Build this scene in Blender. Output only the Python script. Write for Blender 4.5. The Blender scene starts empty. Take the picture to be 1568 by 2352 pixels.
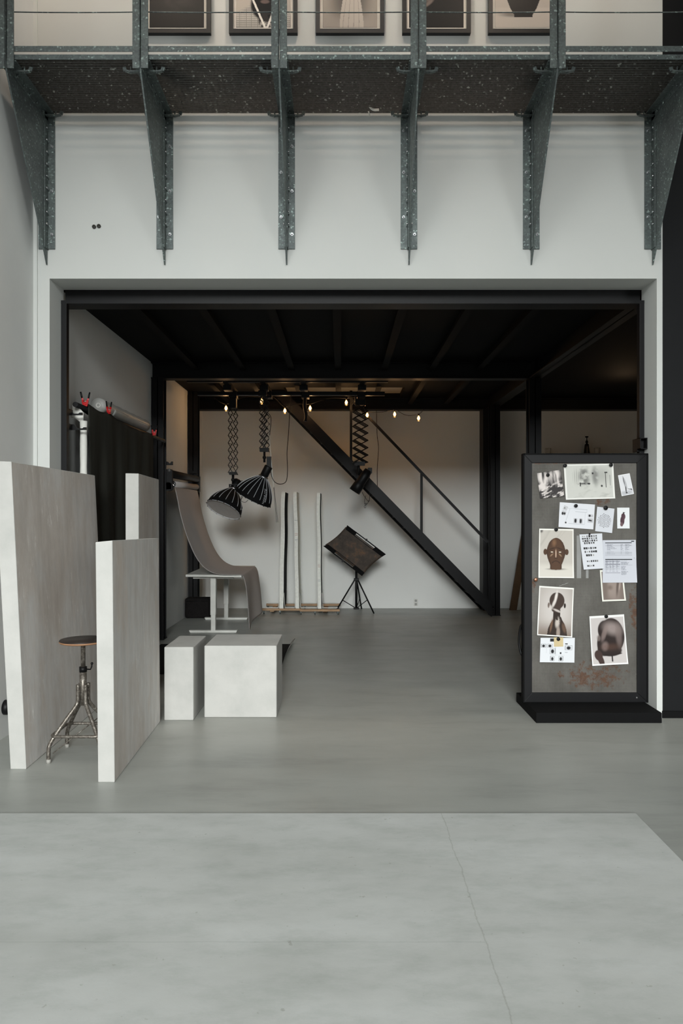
import bpy, bmesh, math, random
import numpy as np
from mathutils import Vector, Matrix

random.seed(7)
S = bpy.context.scene
COL = S.collection

# ------------------------------------------------------------------ camera, world, light, exposure
HC, F, VX, VY = 1.42, 1633.0, 782.0, 1180.0
cam = bpy.data.cameras.new('camera')
cam.sensor_fit = 'HORIZONTAL'
cam.sensor_width = 36.0
cam.lens = F / 1568.0 * 36.0
cam.shift_x = (784 - VX) / 1568.0
cam.shift_y = (VY - 1176) / 1568.0
cam.clip_start = 0.05
cam_o = bpy.data.objects.new('camera', cam)
COL.objects.link(cam_o)
cam_o.location = (0, 0, HC)
cam_o.rotation_euler = (math.radians(90), 0, 0)
S.camera = cam_o

S.view_settings.view_transform = 'Standard'
S.view_settings.look = 'None'
S.view_settings.gamma = 1.0
S.view_settings.exposure = 0.0
S.view_settings.use_curve_mapping = False

w = bpy.data.worlds.new('world')
S.world = w
w.use_nodes = True
w.node_tree.nodes['Background'].inputs[0].default_value = (0.75, 0.85, 1.0, 1)
w.node_tree.nodes['Background'].inputs[1].default_value = 0.02


def area(name, loc, target, sx, sy, power, color):
    l = bpy.data.lights.new(name, 'AREA')
    l.shape = 'RECTANGLE'
    l.size, l.size_y, l.energy, l.color = sx, sy, power, color
    o = bpy.data.objects.new(name, l)
    COL.objects.link(o)
    o.location = loc
    o.rotation_euler = (Vector(target) - Vector(loc)).to_track_quat('-Z', 'Y').to_euler()
    return o


# open sky outside the tall rear window, daylight of the left window, two added fills
area('sky_daylight_rear', (0.0, -60.0, 22.6), (0.0, 0, 22.6), 42, 20.6, 142000, (0.97, 1.0, 0.99))
area('window_daylight_left', (-2.08, 2.5, 3.5), (2.0, 3.4, 3.0), 2.5, 2.4, 55, (0.97, 1.0, 0.99))
area('fill_light_right', (5.95, -1.5, 2.6), (-2, 3, 1.4), 3.6, 3.2, 195, (0.97, 1.0, 0.99))  # added fill for slab sides and left wall, no window stands here
area('fill_light_overhead', (-0.3, 0.8, 7.35), (-0.3, 0.8, 0), 3.0, 3.0, 25, (0.98, 1.0, 0.98))  # added overhead fill for floor and stage, no roof opening behind it


def point(name, loc, power, color, r=0.03, parent=None):
    l = bpy.data.lights.new(name, 'POINT')
    l.energy, l.color, l.shadow_soft_size = power, color, r
    o = bpy.data.objects.new(name, l)
    COL.objects.link(o)
    o.location = loc
    if parent is not None:
        o.parent = parent
    return o


def spot(name, loc, target, power, color, ang):
    l = bpy.data.lights.new(name, 'SPOT')
    l.energy, l.color, l.spot_size, l.spot_blend, l.shadow_soft_size = power, color, math.radians(ang), 0.6, 0.08
    o = bpy.data.objects.new(name, l)
    COL.objects.link(o)
    o.location = loc
    o.rotation_euler = (Vector(target) - Vector(loc)).to_track_quat('-Z', 'Y').to_euler()


point('stairwell_lamp', (0.1, 9.6, 4.7), 11.0, (1.0, 0.52, 0.2), 0.12)
point('warm_fill_right_room', (3.6, 9.0, 2.85), 2.2, (1.0, 0.66, 0.38), 0.08)  # added warm fill tinting the right rear wall, no fitting modelled


# ------------------------------------------------------------------ helpers
def srgb(r, g, b):
    out = []
    for c in (r, g, b):
        c /= 255.0
        out.append(c / 12.92 if c <= 0.04045 else ((c + 0.055) / 1.055) ** 2.4)
    return tuple(out)


def P(px, py, Y):
    return Vector(((px - VX) / F * Y, Y, HC - (py - VY) / F * Y))


class Mat:
    def __init__(self, name):
        self.m = bpy.data.materials.new(name)
        self.m.use_nodes = True
        self.nt = self.m.node_tree
        self.n = self.nt.nodes
        self.b = self.n['Principled BSDF']

    def link(self, a, b):
        self.nt.links.new(a, b)

    def new(self, t, **kw):
        nd = self.n.new(t)
        for k, v in kw.items():
            setattr(nd, k, v)
        return nd

    def coords(self, scale=(1, 1, 1)):
        g = self.new('ShaderNodeNewGeometry')
        mp = self.new('ShaderNodeMapping')
        mp.inputs['Scale'].default_value = scale
        self.link(g.outputs['Position'], mp.inputs['Vector'])
        return mp.outputs[0]

    def noise(self, scale, detail=4, rough=0.6, stretch=(1, 1, 1), vec=None):
        t = self.new('ShaderNodeTexNoise')
        t.inputs['Scale'].default_value = scale
        t.inputs['Detail'].default_value = detail
        t.inputs['Roughness'].default_value = rough
        self.link(vec if vec is not None else self.coords(stretch), t.inputs['Vector'])
        return t.outputs[0]

    def ramp(self, fac, stops):
        r = self.new('ShaderNodeValToRGB')
        el = r.color_ramp.elements
        while len(el) < len(stops):
            el.new(0.5)
        for e, (p, c) in zip(el, stops):
            e.position = p
            e.color = (*c, 1) if len(c) == 3 else c
        self.link(fac, r.inputs[0])
        return r.outputs[0]

    def mix(self, fac, a, b, mode='MIX'):
        m = self.new('ShaderNodeMix', data_type='RGBA', blend_type=mode)
        for sock, val in ((m.inputs[0], fac), (m.inputs[6], a), (m.inputs[7], b)):
            if hasattr(val, 'links'):
                self.link(val, sock)
            elif isinstance(val, (int, float)):
                sock.default_value = val
            else:
                sock.default_value = (*val, 1)
        return m.outputs[2]

    def math(self, op, a, b=0.0):
        m = self.new('ShaderNodeMath', operation=op)
        for sock, val in ((m.inputs[0], a), (m.inputs[1], b)):
            if hasattr(val, 'links'):
                self.link(val, sock)
            else:
                sock.default_value = val
        return m.outputs[0]

    def bump(self, h, strength=0.2, dist=0.01):
        b = self.new('ShaderNodeBump')
        b.inputs['Strength'].default_value = strength
        b.inputs['Distance'].default_value = dist
        self.link(h, b.inputs['Height'])
        self.link(b.outputs[0], self.b.inputs['Normal'])

    def set(self, color=None, rough=None, metal=None, spec=None):
        if color is not None:
            if hasattr(color, 'links'):
                self.link(color, self.b.inputs['Base Color'])
            else:
                self.b.inputs['Base Color'].default_value = (*color, 1)
        for k, v in (('Roughness', rough), ('Metallic', metal), ('Specular IOR Level', spec)):
            if v is not None:
                if hasattr(v, 'links'):
                    self.link(v, self.b.inputs[k])
                else:
                    self.b.inputs[k].default_value = v
        return self


def plain(name, rgb, rough=0.5, metal=0.0, spec=0.5, var=0.06, scale=14.0):
    m = Mat(name)
    c = srgb(*rgb)
    lo = tuple(x * (1 - var) for x in c)
    hi = tuple(min(1, x * (1 + var)) for x in c)
    m.set(m.ramp(m.noise(scale), [(0.3, lo), (0.7, hi)]), rough, metal, spec)
    return m.m


M = {}
# white plaster
mm = Mat('white_plaster')
c = srgb(206, 208, 205)
mm.set(mm.ramp(mm.noise(1.1, 5), [(0.25, tuple(x * 0.95 for x in c)), (0.75, c)]), 0.75, 0, 0.25)
mm.bump(mm.noise(120, 3), 0.04, 0.002)
M['white'] = mm.m
mm = Mat('white_wall_scuffed')
c = srgb(222, 223, 221)
mm.set(mm.ramp(mm.noise(2.0, 6), [(0.25, tuple(x * 0.93 for x in c)), (0.75, c)]), 0.75, 0, 0.25)
mm.bump(mm.noise(90, 3), 0.05, 0.002)
M['scuffed'] = mm.m
mm = Mat('bright_white_plaster')
c = srgb(232, 233, 230)
mm.set(mm.ramp(mm.noise(1.1, 5), [(0.25, tuple(x * 0.95 for x in c)), (0.75, c)]), 0.75, 0, 0.25)
M['white_inner'] = mm.m
M['hall_ceiling'] = plain('hall_ceiling_paint', (190, 190, 187), 0.8)
M['hall_dark'] = plain('hall_wall_paint', (190, 190, 187), 0.8)
M['black'] = plain('black_steel_paint', (17, 17, 19), 0.5, 0, 0.25)
M['blackmatt'] = plain('matt_black_paint', (12, 12, 13), 0.8, 0, 0.15)
M['blackwall'] = plain('black_wall_panel_paint', (20, 21, 23), 0.65, 0, 0.2)
M['blackplastic'] = plain('black_plastic', (11, 11, 12), 0.5, 0, 0.25)
M['rubber'] = plain('black_rubber', (16, 16, 16), 0.7)
M['silver'] = plain('bright_metal', (190, 192, 194), 0.3, 1.0)
M['chrome'] = plain('chrome_metal', (215, 215, 215), 0.15, 1.0)
M['red'] = plain('red_plastic', (190, 22, 26), 0.35)
M['whitecoat'] = plain('white_powder_coat', (214, 214, 208), 0.4)
M['greypaper'] = plain('grey_backdrop_paper', (178, 173, 170), 0.85, 0, 0.2, 0.03, 3)
M['wrap'] = plain('wrapped_grey_paper', (170, 170, 166), 0.45)
M['whitepaper'] = plain('white_paper', (225, 224, 218), 0.8)
M['foam'] = plain('white_foam_board', (238, 239, 232), 0.85, 0, 0.2, 0.08, 30)
M['redmark'] = plain('red_marker_ink', (170, 96, 84), 0.8)
M['greymark'] = plain('grey_marker_ink', (120, 132, 142), 0.8)
M['pale'] = plain('white_seam_piping', (176, 178, 182), 0.6)
M['diffuser'] = plain('white_diffuser_cloth', (196, 194, 192), 0.7)
M['wood'] = plain('pale_timber', (170, 140, 110), 0.65, 0, 0.3, 0.15, 9)
M['darkwood'] = plain('brown_timber', (92, 70, 48), 0.6, 0, 0.3, 0.18, 11)
M['seatwood'] = plain('dark_stained_seat', (44, 38, 35), 0.4, 0, 0.4, 0.25, 20)
M['seatedge'] = plain('bare_plywood_edge', (150, 112, 82), 0.6)
M['copper'] = plain('copper_knob', (170, 120, 95), 0.3, 0.8)
M['foot'] = plain('pale_rubber_foot', (160, 158, 152), 0.7)
M['yellowed'] = plain('yellowed_note_paper', (196, 178, 138), 0.8)
M['bag'] = plain('black_bag_fabric', (30, 28, 28), 0.9, 0, 0.1, 0.3, 60)
M['bottle'] = plain('dark_bottle_glass', (12, 12, 13), 0.25)
M['mount'] = plain('white_picture_mat', (214, 208, 198), 0.85)
M['frame'] = plain('black_picture_frame', (17, 15, 15), 0.4)
M['ink'] = plain('black_stamp_ink', (20, 24, 22), 0.8)

# grey poured floor
mm = Mat('grey_poured_floor')
a = mm.ramp(mm.noise(1.3, 7, 0.62, (0.7, 1.6, 1)), [(0.25, srgb(146, 148, 143)), (0.5, srgb(155, 157, 152)), (0.75, srgb(164, 166, 161))])
b2 = mm.ramp(mm.noise(3.2, 8, 0.7, (0.35, 1.5, 1)), [(0.30, (0.80, 0.80, 0.80)), (0.48, (1, 1, 1)), (0.8, (1.05, 1.05, 1.05))])
mm.set(mm.mix(0.8, a, b2, 'MULTIPLY'), mm.ramp(mm.noise(2.5, 5), [(0.3, (0.34,) * 3), (0.7, (0.46,) * 3)]), 0, 0.45)
M['floor'] = mm.m

# off-white painted stage board with blotches, specks and a hairline joint
mm = Mat('off_white_stage_paint')
a = mm.ramp(mm.noise(1.5, 8, 0.65, (0.6, 1.3, 1)), [(0.28, srgb(167, 169, 165)), (0.52, srgb(182, 184, 181)), (0.75, srgb(194, 196, 194))])
b2 = mm.ramp(mm.noise(6.0, 9, 0.75, (0.6, 1.4, 1)), [(0.30, (0.80, 0.82, 0.80)), (0.52, (1, 1, 1)), (0.75, (1.05, 1.05, 1.04))])
a = mm.mix(0.75, a, b2, 'MULTIPLY')
sp = mm.ramp(mm.noise(38, 3, 0.5), [(0.24, (0.55, 0.53, 0.48)), (0.285, (1, 1, 1))])
a = mm.mix(0.5, a, sp, 'MULTIPLY')
g = mm.new('ShaderNodeNewGeometry')
sx = mm.new('ShaderNodeSeparateXYZ')
mm.link(g.outputs['Position'], sx.inputs[0])
wob = mm.math('MULTIPLY', mm.math('SUBTRACT', mm.noise(9, 7, 0.7), 0.5), 0.035)
d1 = mm.math('ABSOLUTE', mm.math('SUBTRACT', mm.math('ADD', sx.outputs[0], wob), 0.476))
wob2 = mm.math('MULTIPLY', mm.math('SUBTRACT', mm.noise(5, 3), 0.5), 0.01)
d2 = mm.math('ABSOLUTE', mm.math('SUBTRACT', mm.math('ADD', sx.outputs[1], wob2), 2.338))
l1 = mm.ramp(d1, [(0.0, (0.78, 0.77, 0.75)), (0.0010, (0.84, 0.83, 0.82)), (0.0022, (1, 1, 1))])
l2 = mm.ramp(d2, [(0.0, (0.86, 0.86, 0.86)), (0.0025, (1, 1, 1))])
right = mm.math('GREATER_THAN', sx.outputs[0], 0.476)
a = mm.mix(1.0, a, l1, 'MULTIPLY')
a = mm.mix(mm.math('SUBTRACT', 1.0, right), a, mm.mix(1.0, a, l2, 'MULTIPLY'))
mm.set(a, 0.75, 0, 0.3)
mm.bump(mm.noise(45, 6, 0.7), 0.12, 0.004)
M['stage'] = mm.m

# plaster on blocks, and the scratched concrete look on the faces of the tall slabs
mm = Mat('white_block_plaster')
a = mm.ramp(mm.noise(4, 8, 0.65), [(0.25, srgb(172, 172, 168)), (0.6, srgb(187, 186, 182))])
mm.set(a, 0.8, 0, 0.25)
mm.bump(mm.noise(80, 5), 0.12, 0.003)
M['block'] = mm.m
mm = Mat('scratched_concrete_paint')
a = mm.ramp(mm.noise(1.4, 9, 0.68, (1, 1, 0.55)), [(0.30, srgb(190, 181, 172)), (0.45, srgb(206, 199, 192)), (0.56, srgb(213, 211, 208)), (0.70, srgb(208, 197, 187))])
scr = mm.ramp(mm.noise(26, 10, 0.82, (1, 1, 0.22)), [(0.55, (0, 0, 0)), (0.66, (1, 1, 1))])
blot = mm.ramp(mm.noise(3.4, 5, 0.6, (1, 1, 0.6)), [(0.44, (0, 0, 0)), (0.58, (1, 1, 1))])
fac = mm.math('MULTIPLY', mm.math('MULTIPLY', scr, blot), 0.85)
a = mm.mix(fac, a, srgb(246, 244, 240))
strk = mm.ramp(mm.noise(14, 8, 0.7, (1, 1, 0.15)), [(0.35, (0.82, 0.82, 0.82)), (0.6, (1, 1, 1))])
mm.set(mm.mix(0.8, a, strk, 'MULTIPLY'), 0.7, 0, 0.3)
mm.bump(mm.noise(60, 6), 0.12, 0.003)
M['concrete'] = mm.m

# galvanised steel
mm = Mat('galvanised_steel')
v = mm.new('ShaderNodeTexVoronoi')
v.inputs['Scale'].default_value = 100
mm.link(mm.coords((1, 1, 1)), v.inputs['Vector'])
sepc = mm.new('ShaderNodeSeparateColor')
mm.link(v.outputs['Color'], sepc.inputs[0])
sp = mm.ramp(sepc.outputs[0], [(0.0, srgb(92, 97, 97)), (0.86, srgb(106, 113, 112)), (0.95, srgb(122, 132, 129)), (1.0, srgb(168, 182, 178))])
patch = mm.ramp(mm.noise(5.0, 6, 0.7), [(0.35, (0.78, 0.79, 0.80)), (0.62, (1.0, 1.05, 1.03))])
mm.set(mm.mix(1.0, sp, patch, 'MULTIPLY'), mm.ramp(mm.noise(9), [(0.3, (0.42,) * 3), (0.7, (0.62,) * 3)]), 0.55, 0.5)
M['galv'] = mm.m
mm = Mat('shaded_galvanised_grating')  # galvanised steel with the shade between the bars put into its colour
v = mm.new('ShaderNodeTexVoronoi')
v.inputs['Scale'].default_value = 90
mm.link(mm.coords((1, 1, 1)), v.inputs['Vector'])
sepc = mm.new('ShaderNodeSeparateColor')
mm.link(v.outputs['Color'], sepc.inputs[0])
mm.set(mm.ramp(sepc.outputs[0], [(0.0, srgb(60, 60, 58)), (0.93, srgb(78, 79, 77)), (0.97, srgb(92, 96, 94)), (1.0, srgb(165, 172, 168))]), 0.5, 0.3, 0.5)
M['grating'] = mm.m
mm = Mat('worn_steel_tube')
mm.set(mm.ramp(mm.noise(60, 6, 0.75), [(0.35, srgb(72, 66, 60)), (0.55, srgb(118, 112, 104)), (0.72, srgb(196, 192, 184))]), 0.42, 0.6, 0.5)
M['worn'] = mm.m

# perforated sheet with real see-through holes and rust
mm = Mat('perforated_steel_sheet')
g = mm.new('ShaderNodeNewGeometry')
sx = mm.new('ShaderNodeSeparateXYZ')
mm.link(g.outputs['Position'], sx.inputs[0])
pitch = 0.0085
k = 2 * math.pi / pitch
s1 = mm.math('SINE', mm.math('MULTIPLY', mm.math('ADD', sx.outputs[0], mm.math('MULTIPLY', sx.outputs[2], 0.5)), k))
s2 = mm.math('SINE', mm.math('MULTIPLY', mm.math('SUBTRACT', sx.outputs[0], mm.math('MULTIPLY', sx.outputs[2], 0.5)), k))
hole = mm.math('GREATER_THAN', mm.math('MULTIPLY', s1, s2), 0.42)
base = mm.ramp(mm.noise(5, 8, 0.7, (1, 1, 0.5)), [(0.3, srgb(86, 83, 78)), (0.5, srgb(104, 101, 96)), (0.75, srgb(120, 117, 112))])


def gauss_blob(cx, cz, rx, rz):
    dx = mm.math('DIVIDE', mm.math('SUBTRACT', sx.outputs[0], cx), rx)
    dz = mm.math('DIVIDE', mm.math('SUBTRACT', sx.outputs[2], cz), rz)
    d = mm.math('ADD', mm.math('MULTIPLY', dx, dx), mm.math('MULTIPLY', dz, dz))
    return mm.math('SUBTRACT', 1.0, d)


pr = [gauss_blob(P(1362, 0, 5.1).x, P(0, 1552, 5.1).z, 0.29, 0.135), gauss_blob(P(1458, 0, 5.1).x, P(0, 1400, 5.1).z, 0.05, 0.27),
      gauss_blob(P(1385, 0, 5.1).x, P(0, 1152, 5.1).z, 0.07, 0.05), gauss_blob(P(1224, 0, 5.1).x, P(0, 1345, 5.1).z, 0.03, 0.06),
      gauss_blob(P(1255, 0, 5.1).x, P(0, 1063, 5.1).z, 0.25, 0.02)]
acc = pr[0]
for q in pr[1:]:
    acc = mm.math('MAXIMUM', acc, q)
rust = mm.math('ADD', mm.math('MULTIPLY', acc, 0.55), mm.math('MULTIPLY', mm.math('SUBTRACT', mm.noise(22, 8, 0.75), 0.52), 3.2))
rf = mm.ramp(rust, [(0.25, (0, 0, 0)), (0.6, (1, 1, 1))])
inside = mm.ramp(acc, [(0.0, (0, 0, 0)), (0.25, (1, 1, 1))])
rf = mm.math('MULTIPLY', rf, inside)
colr = mm.mix(mm.math('MULTIPLY', rf, 0.9), base, mm.ramp(mm.noise(30), [(0.3, srgb(86, 60, 46)), (0.7, srgb(112, 80, 60))]))
mm.set(colr, 0.6, 0.25, 0.4)
mm.link(mm.math('SUBTRACT', 1.0, hole), mm.b.inputs['Alpha'])
M['perf'] = mm.m

# cloths
mm = Mat('dark_backdrop_cloth')
mm.set(mm.ramp(mm.noise(3, 6, 0.6, (1, 3, 0.5)), [(0.3, srgb(46, 46, 42)), (0.7, srgb(60, 60, 55))]), 0.9, 0, 0.1)
M['cloth'] = mm.m
mm = Mat('brown_black_scrim')
a = mm.ramp(mm.noise(9, 7, 0.7), [(0.3, srgb(46, 40, 36)), (0.55, srgb(74, 64, 56)), (0.72, srgb(120, 88, 60))])
mm.set(a, 0.5, 0, 0.4)
mm.bump(mm.noise(200), 0.2, 0.002)
M['scrim'] = mm.m

# lamp bulbs: clear glass and a glowing filament
mm = Mat('glowing_filament')
mm.set((1, 0.6, 0.2))
mm.b.inputs['Emission Color'].default_value = (1, 0.52, 0.16, 1)
mm.b.inputs['Emission Strength'].default_value = 9
M['filament'] = mm.m
mm = Mat('thin_clear_glass')
mm.set((0.75, 0.72, 0.66), 0.05, 0, 0.5)
mm.b.inputs['Alpha'].default_value = 0.35
M['cup'] = mm.m
mm = Mat('clear_bulb_glass')
mm.set((1.0, 0.93, 0.82), 0.02, 0, 0.5)
mm.b.inputs['Transmission Weight'].default_value = 1.0
mm.b.inputs['IOR'].default_value = 1.45
M['glass'] = mm.m
# printed pictures: colours of the print itself sit in an attribute
mm = Mat('photographic_print')
at = mm.new('ShaderNodeVertexColor', layer_name='print')
mm.set(at.outputs[0], 0.4, 0, 0.3)
M['print'] = mm.m
mm = Mat('printed_office_paper')
at = mm.new('ShaderNodeVertexColor', layer_name='print')
mm.set(at.outputs[0], 0.8, 0, 0.2)
M['printmatt'] = mm.m

OFF = {}


class MB:
    def __init__(self):
        self.v, self.f, self.mi, self.sm = [], [], [], []

    def add(self, vs, fs, m=0, smooth=False):
        o = len(self.v)
        self.v += [tuple(x) for x in vs]
        for f in fs:
            self.f.append([i + o for i in f])
            self.mi.append(m)
            self.sm.append(smooth)
        return self

    def hexa(self, p, m=0):
        return self.add(p, [(0, 3, 2, 1), (4, 5, 6, 7), (0, 1, 5, 4), (1, 2, 6, 5), (2, 3, 7, 6), (3, 0, 4, 7)], m)

    def box(self, x0, x1, y0, y1, z0, z1, m=0):
        return self.hexa([(x0, y0, z0), (x1, y0, z0), (x1, y1, z0), (x0, y1, z0), (x0, y0, z1), (x1, y0, z1), (x1, y1, z1), (x0, y1, z1)], m)

    def bar(self, a, b, wx, wy, m=0, up=None):
        a, b = Vector(a), Vector(b)
        d = (b - a).normalized()
        u = Vector(up) if up else (Vector((0, 0, 1)) if abs(d.z) < 0.95 else Vector((0, 1, 0)))
        s = d.cross(u).normalized()
        u = s.cross(d).normalized()
        pts = []
        for q in (a, b):
            for (i, j) in ((-1, -1), (1, -1), (1, 1), (-1, 1)):
                pts.append(q + s * (i * wx / 2) + u * (j * wy / 2))
        return self.hexa(pts, m)

    def tube(self, path, r, seg=8, m=0, cap=True, closed=False):
        path = [Vector(p) for p in path]
        n = len(path)
        rs = r if isinstance(r, (list, tuple)) else [r] * n
        vs, fs = [], []
        prev = None
        for i, p in enumerate(path):
            if closed:
                d = (path[(i + 1) % n] - path[i - 1]).normalized()
            else:
                d = (path[min(i + 1, n - 1)] - path[max(i - 1, 0)]).normalized()
            if prev is None:
                t = Vector((0, 0, 1)) if abs(d.z) < 0.9 else Vector((1, 0, 0))
                s = d.cross(t).normalized()
            else:
                s = (prev - d * prev.dot(d)).normalized()
            prev = s
            u = d.cross(s)
            for k in range(seg):
                a = 2 * math.pi * k / seg
                vs.append(p + (s * math.cos(a) + u * math.sin(a)) * rs[i])
        lim = n if closed else n - 1
        for i in range(lim):
            j = (i + 1) % n
            for k in range(seg):
                l = (k + 1) % seg
                fs.append((i * seg + k, i * seg + l, j * seg + l, j * seg + k))
        self.add(vs, fs, m, seg > 4)
        if cap and not closed:
            o = len(self.v) - len(vs)
            self.f.append([o + k for k in range(seg)][::-1]); self.mi.append(m); self.sm.append(False)
            self.f.append([o + (n - 1) * seg + k for k in range(seg)]); self.mi.append(m); self.sm.append(False)
        return self

    def lathe(self, prof, origin, axis, seg=24, m=0, smooth=True, caps=True):
        d = Vector(axis).normalized()
        t = Vector((0, 0, 1)) if abs(d.z) < 0.9 else Vector((1, 0, 0))
        s = d.cross(t).normalized()
        u = d.cross(s)
        o = Vector(origin)
        vs, fs = [], []
        for (h, r) in prof:
            for k in range(seg):
                a = 2 * math.pi * k / seg
                vs.append(o + d * h + (s * math.cos(a) + u * math.sin(a)) * max(r, 1e-4))
        for i in range(len(prof) - 1):
            for k in range(seg):
                l = (k + 1) % seg
                fs.append((i * seg + k, i * seg + l, (i + 1) * seg + l, (i + 1) * seg + k))
        self.add(vs, fs, m, smooth)
        if caps:
            b = len(self.v) - len(vs)
            n = len(prof) - 1
            self.f.append([b + k for k in range(seg)][::-1]); self.mi.append(m); self.sm.append(False)
            self.f.append([b + n * seg + k for k in range(seg)]); self.mi.append(m); self.sm.append(False)
        return self

    def cyl(self, a, b, r, seg=16, m=0):
        a, b = Vector(a), Vector(b)
        return self.lathe([(0, r), ((b - a).length, r)], a, b - a, seg, m)

    def sphere(self, c, r, seg=14, m=0, sc=(1, 1, 1)):
        vs, fs = [], []
        rings = seg // 2
        for i in range(rings + 1):
            th = math.pi * i / rings
            for k in range(seg):
                a = 2 * math.pi * k / seg
                vs.append((c[0] + r * sc[0] * math.sin(th) * math.cos(a), c[1] + r * sc[1] * math.sin(th) * math.sin(a), c[2] + r * sc[2] * math.cos(th)))
        for i in range(rings):
            for k in range(seg):
                l = (k + 1) % seg
                fs.append((i * seg + k, (i + 1) * seg + k, (i + 1) * seg + l, i * seg + l))
        return self.add(vs, fs, m, True)

    def prism(self, poly, thick, m=0):
        """poly: planar loop of 3D points; thick: extrusion vector"""
        n = len(poly)
        t = Vector(thick)
        vs = [Vector(p) for p in poly] + [Vector(p) + t for p in poly]
        fs = [tuple(range(n))[::-1], tuple(range(n, 2 * n))]
        for i in range(n):
            j = (i + 1) % n
            fs.append((i, j, n + j, n + i))
        return self.add(vs, fs, m)

    def grid(self, fn, nu, nv, m=0, smooth=True, thick=0.0):
        vs = [fn(i / nu, j / nv) for j in range(nv + 1) for i in range(nu + 1)]
        fs = []
        for j in range(nv):
            for i in range(nu):
                a = j * (nu + 1) + i
                fs.append((a, a + 1, a + nu + 2, a + nu + 1))
        return self.add(vs, fs, m, smooth)

    def build(self, name, mats, parent=None, loc=None, bevel=0.0, segs=2, solid=0.0):
        """parent given: a child part; else a top-level mesh with its origin at loc"""
        if not isinstance(mats, (list, tuple)):
            mats = [mats]
        off = OFF[parent.name] if parent is not None else Vector(loc or (0, 0, 0))
        me = bpy.data.meshes.new(name)
        me.from_pydata([tuple(Vector(v) - off) for v in self.v], [], self.f)
        for mt in mats:
            me.materials.append(mt)
        me.polygons.foreach_set('material_index', self.mi)
        me.polygons.foreach_set('use_smooth', self.sm)
        bm = bmesh.new()
        bm.from_mesh(me)
        bmesh.ops.recalc_face_normals(bm, faces=bm.faces)
        if bevel:
            es = [e for e in bm.edges if len(e.link_faces) == 2 and e.calc_face_angle(0) > 0.6]
            bmesh.ops.bevel(bm, geom=es, offset=bevel, segments=segs, affect='EDGES', profile=0.5, clamp_overlap=True)
        bm.to_mesh(me)
        bm.free()
        me.update()
        o = bpy.data.objects.new(name, me)
        COL.objects.link(o)
        if parent is not None:
            o.parent = parent
        else:
            o.location = off
        OFF[o.name] = off
        if solid:
            md = o.modifiers.new('solid', 'SOLIDIFY')
            md.thickness = solid
            md.offset = 0
        return o


def tag(o, label=None, cat=None, group=None, kind=None):
    if label: o['label'] = label
    if cat: o['category'] = cat
    if group: o['group'] = group
    if kind: o['kind'] = kind
    return o


def thing(name, label, cat, loc, group=None, kind=None):
    o = bpy.data.objects.new(name, None)
    o.empty_display_size = 0.1
    COL.objects.link(o)
    o.location = loc
    OFF[o.name] = Vector(loc)
    return tag(o, label, cat, group, kind)


def dup(o, loc, label=None):
    r = o.copy()
    COL.objects.link(r)
    r.location = loc
    if label: r['label'] = label
    for ch in list(o.children):
        c = ch.copy()
        COL.objects.link(c)
        c.parent = r
        for g in list(ch.children):
            d = g.copy()
            COL.objects.link(d)
            d.parent = c
    return r


def struct(mb, name, mat, label=None, cat=None, loc=None, bevel=0.0):
    return tag(mb.build(name, mat, None, loc, bevel), label, cat, None, 'structure')


def spline(pts, n=8):
    pts = [Vector(p) for p in pts]
    out = []
    for i in range(len(pts) - 1):
        p0, p1, p2, p3 = pts[max(i - 1, 0)], pts[i], pts[i + 1], pts[min(i + 2, len(pts) - 1)]
        for k in range(n):
            t = k / n
            out.append(0.5 * ((2 * p1) + (p2 - p0) * t + (2 * p0 - 5 * p1 + 4 * p2 - p3) * t * t + (3 * p1 - p0 - 3 * p2 + p3) * t ** 3))
    out.append(pts[-1])
    return out


# ------------------------------------------------------------------ the setting
WL, OL, OR_, WR, ZO, YF, YB = -2.134, -2.025, 2.2, 2.24, 3.057, 4.95, 10.69
ZC = 7.5
struct(MB().box(-2.3, 6.2, -6.3, 10.9, -0.1, 0), 'floor', M['floor'], 'polished grey poured floor of the studio', 'floor')
struct(MB().box(WL - 0.15, WL, -6.2, 10.9, 0, ZC), 'wall_left', M['scuffed'], 'white wall running along the left side', 'wall')
m = MB()
m.box(WL, OL, YF, 5.2, 0, ZO); m.box(OR_, WR, YF, 5.2, 0, ZO); m.box(WL, WR, YF, 5.2, ZO, ZC)
struct(m, 'wall_front', M['white'], 'white wall with the wide opening under the gallery', 'wall')
struct(MB().box(WL, WL + 0.027, YF - 0.012, YF, 0, 7.4), 'trim_1', M['white'], 'narrow white strip in the left corner of the front wall', 'trim')
struct(MB().box(WL, 6.1, YB, YB + 0.15, 0, ZC), 'wall_back', M['white_inner'], 'white back wall behind the stairs', 'wall')
struct(MB().box(4.95, 5.05, 5.2, YB, 0, ZC), 'wall_inner', M['white_inner'], 'white side wall of the inner room', 'wall')
t = thing('wall_right', 'black wall panel right of the opening', 'wall', (WR, YF, 0), None, 'structure')
MB().box(WR, 6.1, YF, 5.1, 0.045, ZC).build('panel', M['blackwall'], t)
MB().box(WR - 0.004, 6.1, YF - 0.012, 5.0, 0.0, 0.048).build('bottom_rail', M['blackmatt'], t)
struct(MB().box(6.0, 6.1, -6.2, YF, 0, ZC), 'wall_side', M['hall_dark'], 'far right wall of the hall behind the camera', 'wall')
RX0, RX1, RZ0, RZ1 = -1.6, 1.4, 1.0, 6.05
m = MB()
m.box(WL, RX0, -6.2, -6.0, 0, ZC); m.box(RX1, 6.1, -6.2, -6.0, 0, ZC); m.box(RX0, RX1, -6.2, -6.0, 0, RZ0); m.box(RX0, RX1, -6.2, -6.0, RZ1, ZC)
struct(m, 'wall_rear', M['hall_dark'], 'rear wall of the hall behind the camera', 'wall')
struct(MB().box(-2.3, 6.2, -6.3, 10.9, ZC, ZC + 0.1), 'ceiling_hall', M['hall_ceiling'], 'high ceiling of the hall', 'ceiling')


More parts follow.
